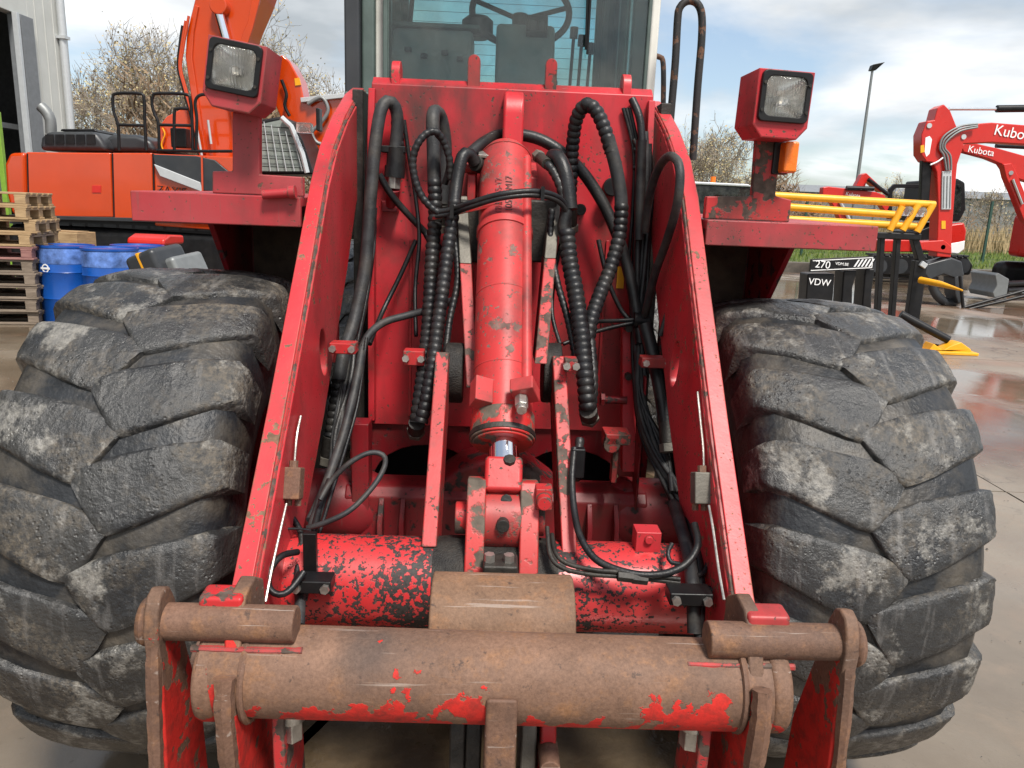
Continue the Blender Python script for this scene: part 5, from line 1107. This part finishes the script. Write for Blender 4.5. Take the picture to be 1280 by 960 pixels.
for (x, y) in ((510, 62), (530, 70), (556, 66), (575, 74)):
    p = L(x, y, 3.715); lp('dash_switch', MB().box(p, (.03, .03, .02)), 'black', cab, .003)
p = L(770, 60, 5.0); lp('seat_belt_reel', MB().box(p, (.07, .05, .3)), 'black', cab, .01)
p0, p1 = L(512, 35, 4.9), L(517, -20, 4.9); lp('mirror_arm', MB().hose([p0, p0.lerp(p1, .5), p1], .014), 'black', cab)
# handrails
def rail(pts, r, name='handrail', mat='rust', ly=3.5):
    return lp(name, MB().hose([L(x, y, d) for x, y, d in [(q + (ly,))[:3] for q in pts]], r, False, 12), mat)
M['rail'] = paint('black_rail', (0.02, 0.02, 0.02), (0.07, 0.035, 0.02, 1), 0.55, 14, .45, .0)
rail([(834, 200), (838, 150), (844, 80), (847, 25), (850, 9), (860, 1), (871, 4), (877, 18), (877, 50), (872, 110), (866, 200)], .0165, 'handrail', 'rail')
rail([(815, 70), (823, 71), (829, 80), (829, 140)], .012, 'handrail', 'rail', 3.7)
# ---- hoses
def hose(pts, rpx, ribbed=0, mat='hose', d=None, name='hydraulic_hose', parent=None):
    P3 = [L(x, y, z) for x, y, z in pts]; dm = sum(p[2] for p in pts) / len(pts)
    r = rpx * (.93 if rpx > 6 else 1) / FPX * (dm * .974 + (1.87 - sum(p.z for p in P3) / len(P3)) * .225)
    return lp(name, MB().hose(P3, r, ribbed * 1.0, 12), mat, parent)
RB = .0062
def ferrule(x, y, d_, x2, y2, d2, r):
    a, b = L(x, y, d_), L(x2, y2, d2); dr = (b - a).normalized()
    o = lp('hose_ferrule', MB().cyl(a, a + dr * .075, r, 16), 'dark', None, .002)
    lp('ferrule_nut', MB().cyl(a + dr * .075, a + dr * .105, r * 1.15, 6), 'grey_plate', o, .002)
ferrule(594, 204, 2.78, 604, 208, 2.82, .028); ferrule(553, 255, 2.92, 551, 300, 2.96, .028); ferrule(712, 258, 2.90, 712, 300, 2.97, .029)
ferrule(684, 205, 2.74, 676, 198, 2.80, .02); ferrule(521, 528, 2.44, 519, 545, 2.55, .028); ferrule(735, 512, 2.35, 738, 530, 2.5, .030)
ferrule(832, 528, 2.54, 835, 560, 2.5, .026); ferrule(414, 545, 2.55, 410, 575, 2.55, .028); ferrule(537, 296, 2.95, 545, 306, 2.99, .016)
hose([(494, 185, 2.93), (497, 152, 2.93), (493, 132, 2.92), (483, 127, 2.90), (475, 142, 2.88), (468, 190, 2.85), (463, 250, 2.82), (457, 330, 2.78), (443, 400, 2.7), (430, 440, 2.62), (424, 475, 2.58)], 8.5, 0, 'hose_dusty')
hose([(424, 470, 2.60), (421, 500, 2.58), (414, 545, 2.55)], 10, RB)
hose([(497, 150, 2.95), (497, 185, 2.94)], 9, RB)
f_ = lp('hose_fitting', MB().cyl(L(496, 185, 2.93), L(494, 212, 2.93), .034, 16).cyl(L(494, 208, 2.93), L(493, 222, 2.93), .038, 12), 'hose')
lp('fitting_nut', MB().cyl(L(493, 221, 2.93), L(492, 236, 2.93), .026, 6), 'steel', f_, .002)
lp('fitting_elbow', MB().tube([L(492, 236, 2.93), L(489, 258, 2.96)], .025, 12).box(L(488, 258, 2.97), (.06, .06, .04)), 'red_deep', f_, .003)
lp('hose_clip', MB().box(L(492, 187, 2.93), (.09, .04, .025)), 'black', f_, .004)
hose([(474, 218, 2.88), (488, 242, 2.9), (510, 268, 2.93), (537, 296, 2.95)], 4.2)
hose([(532, 292, 2.93), (545, 320, 2.9), (548, 360, 2.8)], 3.8)
# ribbed uprights on the left of the cylinder
hose([(553, 255, 2.92), (557, 190, 2.92), (552, 150, 2.90), (544, 139, 2.86), (541, 150, 2.82), (542, 190, 2.80), (543, 235, 2.78)], 9.0, 0, 'hose_dusty')
hose([(543, 225, 2.78), (544, 270, 2.76), (540, 320, 2.72), (536, 400, 2.62), (530, 460, 2.53), (524, 505, 2.46), (521, 528, 2.44)], 10, RB)
hose([(594, 204, 2.78), (586, 192, 2.76), (578, 196, 2.74), (572, 222, 2.72), (567, 262, 2.68)], 8.5, 0)
hose([(569, 250, 2.69), (563, 290, 2.66), (555, 350, 2.58), (547, 410, 2.5), (541, 455, 2.43), (533, 500, 2.38), (526, 528, 2.36)], 9.5, RB)
hose([(563, 225, 2.74), (562, 200, 2.73), (555, 178, 2.72), (545, 165, 2.70), (532, 168, 2.69), (521, 182, 2.68), (516, 202, 2.68), (519, 225, 2.68), (527, 245, 2.68), (540, 260, 2.68), (549, 266, 2.68)], 4.8, .005)
hose([(556, 230, 2.76), (562, 205, 2.74), (556, 180, 2.735), (546, 167, 2.72)], 4.2)
for dy_, rr in ((0, 3.6), (5, 3.2)):
    hose([(544, 265 + dy_, 2.68), (565, 262 + dy_, 2.66), (590, 253 + dy_, 2.60), (625, 243 + dy_, 2.56), (665, 239 + dy_, 2.57), (692, 244 + dy_, 2.62), (706, 256 + dy_, 2.66), (711, 280, 2.68), (706, 300, 2.7)], rr)
lp('cable_tray', MB().loft([L(540, 271, 2.70) + Vector(v) for v in ((0, 0, 0), (0, .03, 0), (0, .03, -.012), (0, 0, -.012))], [L(628, 252, 2.60) + Vector(v) for v in ((0, 0, 0), (0, .03, 0), (0, .03, -.012), (0, 0, -.012))]), 'red_worn', None, .002)
for (x, y, d_) in ((565, 264, 2.64), (678, 242, 2.58)): lp('cable_tie', MB().box(L(x, y, d_), (.012, .035, .045)), 'black')
# arc hose behind the bracket
hose([(588, 192, 2.80), (605, 178, 2.86), (625, 169, 2.93), (660, 170, 2.93), (690, 182, 2.92), (722, 208, 2.91), (748, 244, 2.9), (768, 285, 2.88), (783, 330, 2.86), (794, 380, 2.82), (801, 430, 2.76)], 8.0)
# right ribbed loop
hose([(712, 258, 2.90), (714, 220, 2.90), (716, 180, 2.88), (721, 148, 2.84), (733, 131, 2.80), (746, 140, 2.78), (757, 165, 2.76), (764, 190, 2.75)], 9.5, RB)
hose([(760, 172, 2.752), (770, 210, 2.745), (776, 245, 2.74), (776, 262, 2.735)], 9.0, 0, 'hose_dusty')
hose([(777, 255, 2.735), (774, 295, 2.72), (763, 335, 2.68), (749, 370, 2.62), (739, 400, 2.56), (735, 425, 2.52)], 10, RB)
hose([(684, 205, 2.74), (692, 215, 2.72), (700, 232, 2.70), (706, 255, 2.69), (707, 268, 2.69)], 6, RB)
hose([(690, 196, 2.78), (698, 197, 2.74), (706, 215, 2.71), (711, 245, 2.69), (713, 262, 2.68)], 10, 0)
hose([(709, 262, 2.68), (704, 285, 2.67), (709, 300, 2.66)], 8.5, 0)
hose([(708, 288, 2.66), (712, 325, 2.62), (720, 370, 2.55), (727, 420, 2.46), (730, 455, 2.4), (733, 490, 2.36), (735, 512, 2.35)], 12.0, RB)
hose([(738, 425, 2.48), (741, 460, 2.42), (741, 495, 2.38), (737, 514, 2.36)], 7.0, RB)
# right-hand bundle
hose([(790, 124, 2.98), (800, 150, 2.95), (803, 200, 2.93), (801, 260, 2.92), (797, 320, 2.9), (797, 400, 2.82), (800, 450, 2.75), (806, 520, 2.66), (822, 580, 2.55), (846, 636, 2.42)], 5.0)
hose([(806, 165, 2.95), (808, 230, 2.93), (803, 300, 2.92), (801, 395, 2.82), (797, 470, 2.72), (800, 520, 2.66), (818, 570, 2.56), (856, 630, 2.42)], 4.6, 0, 'hose_dusty')
hose([(812, 180, 2.95), (812, 250, 2.93), (806, 330, 2.88), (800, 400, 2.8), (806, 470, 2.72)], 3.6)
hose([(802, 175, 2.90), (800, 230, 2.9), (799, 300, 2.88)], 7, 0)
hose([(806, 290, 2.80), (811, 250, 2.74), (821, 215, 2.64), (835, 196, 2.52), (847, 202, 2.44), (850, 225, 2.41), (845, 262, 2.43), (832, 305, 2.54), (818, 345, 2.64), (806, 395, 2.76)], 5.4, 0, 'hose_dusty')
hose([(704, 430, 2.7), (740, 416, 2.74), (775, 407, 2.78), (800, 402, 2.79)], 2.6); hose([(735, 402, 2.72), (770, 401, 2.78), (800, 399, 2.79)], 2.6)
hose([(806, 405, 2.7), (815, 440, 2.66), (824, 480, 2.6), (832, 528, 2.54)], 9.5, 0)
hose([(838, 305, 2.68), (842, 350, 2.62), (834, 390, 2.6), (825, 420, 2.6)], 3, 0, 'rail' if False else 'hose_dusty')
lp('cable_tie', MB().cyl(L(792, 400, 2.78), L(810, 402, 2.78), .03, 12), 'black')
for k in range(3):
    hose([(779 + 4 * k, 135, 2.985), (792 + 3 * k, 190, 2.97), (791 + 4 * k, 260, 2.96), (786 + 6 * k, 330, 2.94), (789 + 5 * k, 390, 2.88), (792 + 5 * k, 470, 2.78), (800 + 6 * k, 540, 2.66), (825 + 8 * k, 596, 2.5), (850 + 5 * k, 640, 2.36)], 2.4)
    hose([(448 + 5 * k, 440 - 9 * k, 2.52), (438 + 5 * k, 500, 2.42), (420 + 6 * k, 560, 2.3), (400 + 6 * k, 625, 2.14), (383 + 5 * k, 690, 1.98), (374 + 4 * k, 750, 1.8)], 2.2)
hose([(505, 150, 2.97), (512, 200, 2.97), (520, 250, 2.96), (524, 300, 2.9), (519, 360, 2.84), (520, 420, 2.72)], 2.6)
hose([(470, 130, 2.99), (462, 160, 2.97), (459, 220, 2.95), (468, 280, 2.95), (460, 360, 2.86), (446, 430, 2.7)], 3.0)
hose([(702, 300, 2.72), (694, 340, 2.66), (690, 390, 2.58), (700, 430, 2.5)], 2.6)
rh = random.Random(12)
for k in range(6):
    j = lambda a: a + rh.uniform(-9, 9)
    hose([(j(800), 150 + 12 * k, 2.96), (j(806), 215, 2.94), (j(803), 290, 2.92), (j(800), 360, 2.87), (j(803), 430, 2.78), (j(806), 495, 2.68), (j(824), 560, 2.56), (j(848), 615, 2.42)], rh.uniform(2.0, 3.6), 0, 'hose' if k % 2 else 'hose_dusty')
for k in range(4):
    j = lambda a: a + rh.uniform(-8, 8)
    hose([(j(470), 240 + 20 * k, 2.9), (j(462), 320, 2.84), (j(446), 400, 2.72), (j(432), 470, 2.6), (j(420), 540, 2.45), (j(408), 600, 2.3), (j(394), 650, 2.12)], rh.uniform(2.2, 4.0), 0, 'hose' if k % 2 else 'hose_dusty')
hose([(556, 262, 2.70), (568, 300, 2.68), (572, 350, 2.62), (562, 400, 2.56), (556, 450, 2.48)], 4.5, .005); hose([(690, 262, 2.70), (688, 300, 2.68), (696, 350, 2.6), (710, 400, 2.54), (720, 450, 2.46)], 4.5, .005)
hose([(748, 300, 2.9), (760, 350, 2.86), (778, 390, 2.84), (800, 410, 2.8)], 3.0); hose([(520, 300, 2.95), (500, 345, 2.93), (478, 390, 2.86), (462, 430, 2.7)], 3.0)
# left lower run
hose([(565, 376, 2.62), (540, 386, 2.66), (510, 394, 2.66), (480, 403, 2.62), (460, 420, 2.56), (450, 445, 2.5)], 4.8, 0, 'hose_dusty')
hose([(452, 440, 2.5), (445, 480, 2.42), (430, 540, 2.32), (415, 585, 2.24), (402, 622, 2.16), (390, 660, 2.06), (381, 700, 1.95), (376, 740, 1.82), (374, 782, 1.74)], 6.5, 0, 'hose_dusty')
hose([(412, 600, 2.2), (398, 640, 2.10), (386, 690, 1.96), (381, 730, 1.84)], 4.5)
hose([(384, 660, 2.02), (410, 652, 2.02), (440, 636, 2.04), (468, 606, 2.1), (481, 582, 2.14), (479, 569, 2.15), (462, 566, 2.15), (438, 578, 2.13), (415, 600, 2.12), (400, 625, 2.08)], 3.4, 0, 'hose_dusty')
hose([(372, 690, 1.86), (352, 695, 1.80), (338, 712, 1.76), (336, 733, 1.74), (347, 743, 1.73), (362, 738, 1.74), (380, 715, 1.78)], 4.2, 0)
hose([(334, 668, 1.9), (350, 662, 1.92), (372, 661, 1.95), (388, 663, 1.97)], 1.6)
hose([(366, 648, 2.0), (377, 672, 1.96), (371, 720, 1.86), (375, 780, 1.76)], 4)
# right lower run
hose([(718, 560, 2.12), (715, 600, 2.06), (718, 640, 1.98), (726, 672, 1.90), (746, 700, 1.84), (785, 716, 1.80), (825, 718, 1.79), (856, 706, 1.80), (872, 682, 1.84), (868, 655, 1.9)], 4.6)
hose([(725, 548, 2.2), (722, 575, 2.16), (719, 600, 2.12)], 6, RB)
lp('cable_plug', MB().box(L(722, 578, 2.12), (.04, .03, .09)), 'black', None, .004)
for dy_, s0 in ((0, 690), (9, 684)):
    hose([(s0, 668 - dy_, 1.93), (s0 + 4, 690 + dy_ * .4, 1.86), (s0 + 18, 704 + dy_ * .6, 1.83), (s0 + 50, 712 + dy_ * .6, 1.81), (785, 716 + dy_ * .6, 1.80), (850, 724 + dy_ * .5, 1.79)], 3.0, 0, 'dark', None, 'hydraulic_pipe')
for x, y in ((782, 726), (800, 729)): lp('pipe_union', MB().cyl(L(x - 10, y - 6, 1.79), L(x + 9, y - 4, 1.79), .014, 6), 'dark')
hose([(843, 630, 2.2), (850, 655, 2.05), (860, 690, 1.92), (866, 735, 1.80), (868, 792, 1.74)], 9.0, 0, 'hose_dusty')
hose([(856, 632, 2.2), (866, 665, 2.02), (873, 700, 1.9), (876, 745, 1.80), (873, 798, 1.74)], 6.0)
hose([(840, 680, 1.9), (835, 690, 1.88), (838, 702, 1.86), (850, 705, 1.85)], 3.0)
hose([(878, 650, 2.0), (886, 690, 1.9), (880, 715, 1.84), (866, 720, 1.82)], 3.0)
hose([(884, 735, 1.8), (898, 745, 1.78), (906, 770, 1.75)], 4.0)
# thin greasing lines and distributor blocks
def gline(pts, lx):
    P3 = [LXp(x, y, lx) for x, y in pts]; lp('grease_line', MB().hose(P3, .0036, False, 8), 'steel')
gline([(376, 520), (371, 545), (368, 580)], -.556)
gline([(358, 630), (350, 665), (340, 710), (332, 752)], -.550)
gline([(872, 490), (876, 530), (879, 560), (880, 590)], .556)
gline([(886, 632), (891, 660), (898, 710), (905, 750)], .550)
for (x, y, lx, m_) in ((367, 604, -.545, 'rust'), (876, 610, .545, 'grey_plate')):
    p = LXp(x, y, lx); bl = lp('grease_distributor', MB().box(p, (.045, .05, .085), Matrix.Rotation(R(-20), 3, 'X')), m_, None, .004)
    for (a, b, r_) in (((0, 0, .035), (0, .01, .06), .012), ((-.012, -.01, -.06), (-.012, 0, -.03), .009), ((.012, -.01, -.06), (.012, 0, -.03), .009)): lp('block_nipple', MB().cyl(p + Vector(a), p + Vector(b), r_, 8), 'rust', bl)
# clamp blocks
def clamp(x, y, d_, w, h, mat='red_worn', name='hose_clamp'):
    p = L(x, y, d_); o = lp(name, MB().box(p, (w, .06, h)), mat, None, .004)
    for s2 in (-1, 1): lp('clamp_bolt', MB().cyl(p + Vector((s2 * w * .36, -.042, 0)), p + Vector((s2 * w * .36, -.025, 0)), .012, 6), 'steel', o)
clamp(430, 434, 2.46, .085, .036); clamp(819, 452, 2.56, .105, .036); clamp(518, 446, 2.52, .07, .05); clamp(713, 455, 2.30, .04, .04)
clamp(392, 728, 1.80, .10, .034, 'black'); clamp(861, 743, 1.76, .11, .034, 'black')
lp('clamp_plate', MB().box(L(388, 692, 1.86), (.035, .02, .12)), 'black', None, .003)
p = L(770, 545, 2.6); lp('side_bracket', MB().box(p, (.09, .10, .04)).cyl(p + Vector((-.02, -.05, -.02)), p + Vector((-.02, .02, -.02)), .03, 14).box(p + Vector((0, 0, -.09)), (.02, .05, .16)), 'red_worn', None, .004)
p = L(767, 500, 2.8); lp('valve_stub', MB().cyl(p + Vector((-.05, 0, 0)), p + Vector((.05, 0, 0)), .015, 12).cyl(p + Vector((-.05, 0, 0)), p + Vector((-.035, 0, 0)), .026, 6), 'red_deep', None)
for (root, txt, size, pos, mt) in lettering_todo:
    lettering(txt, size, pos + Vector((0, -.012, 0)) - Vector(root.location), Matrix.Rotation(R(90), 3, 'X') @ Matrix.Rotation(R(-3) if txt != 'Kubota' else R(-7), 3, 'Z'), mt, root, .002)
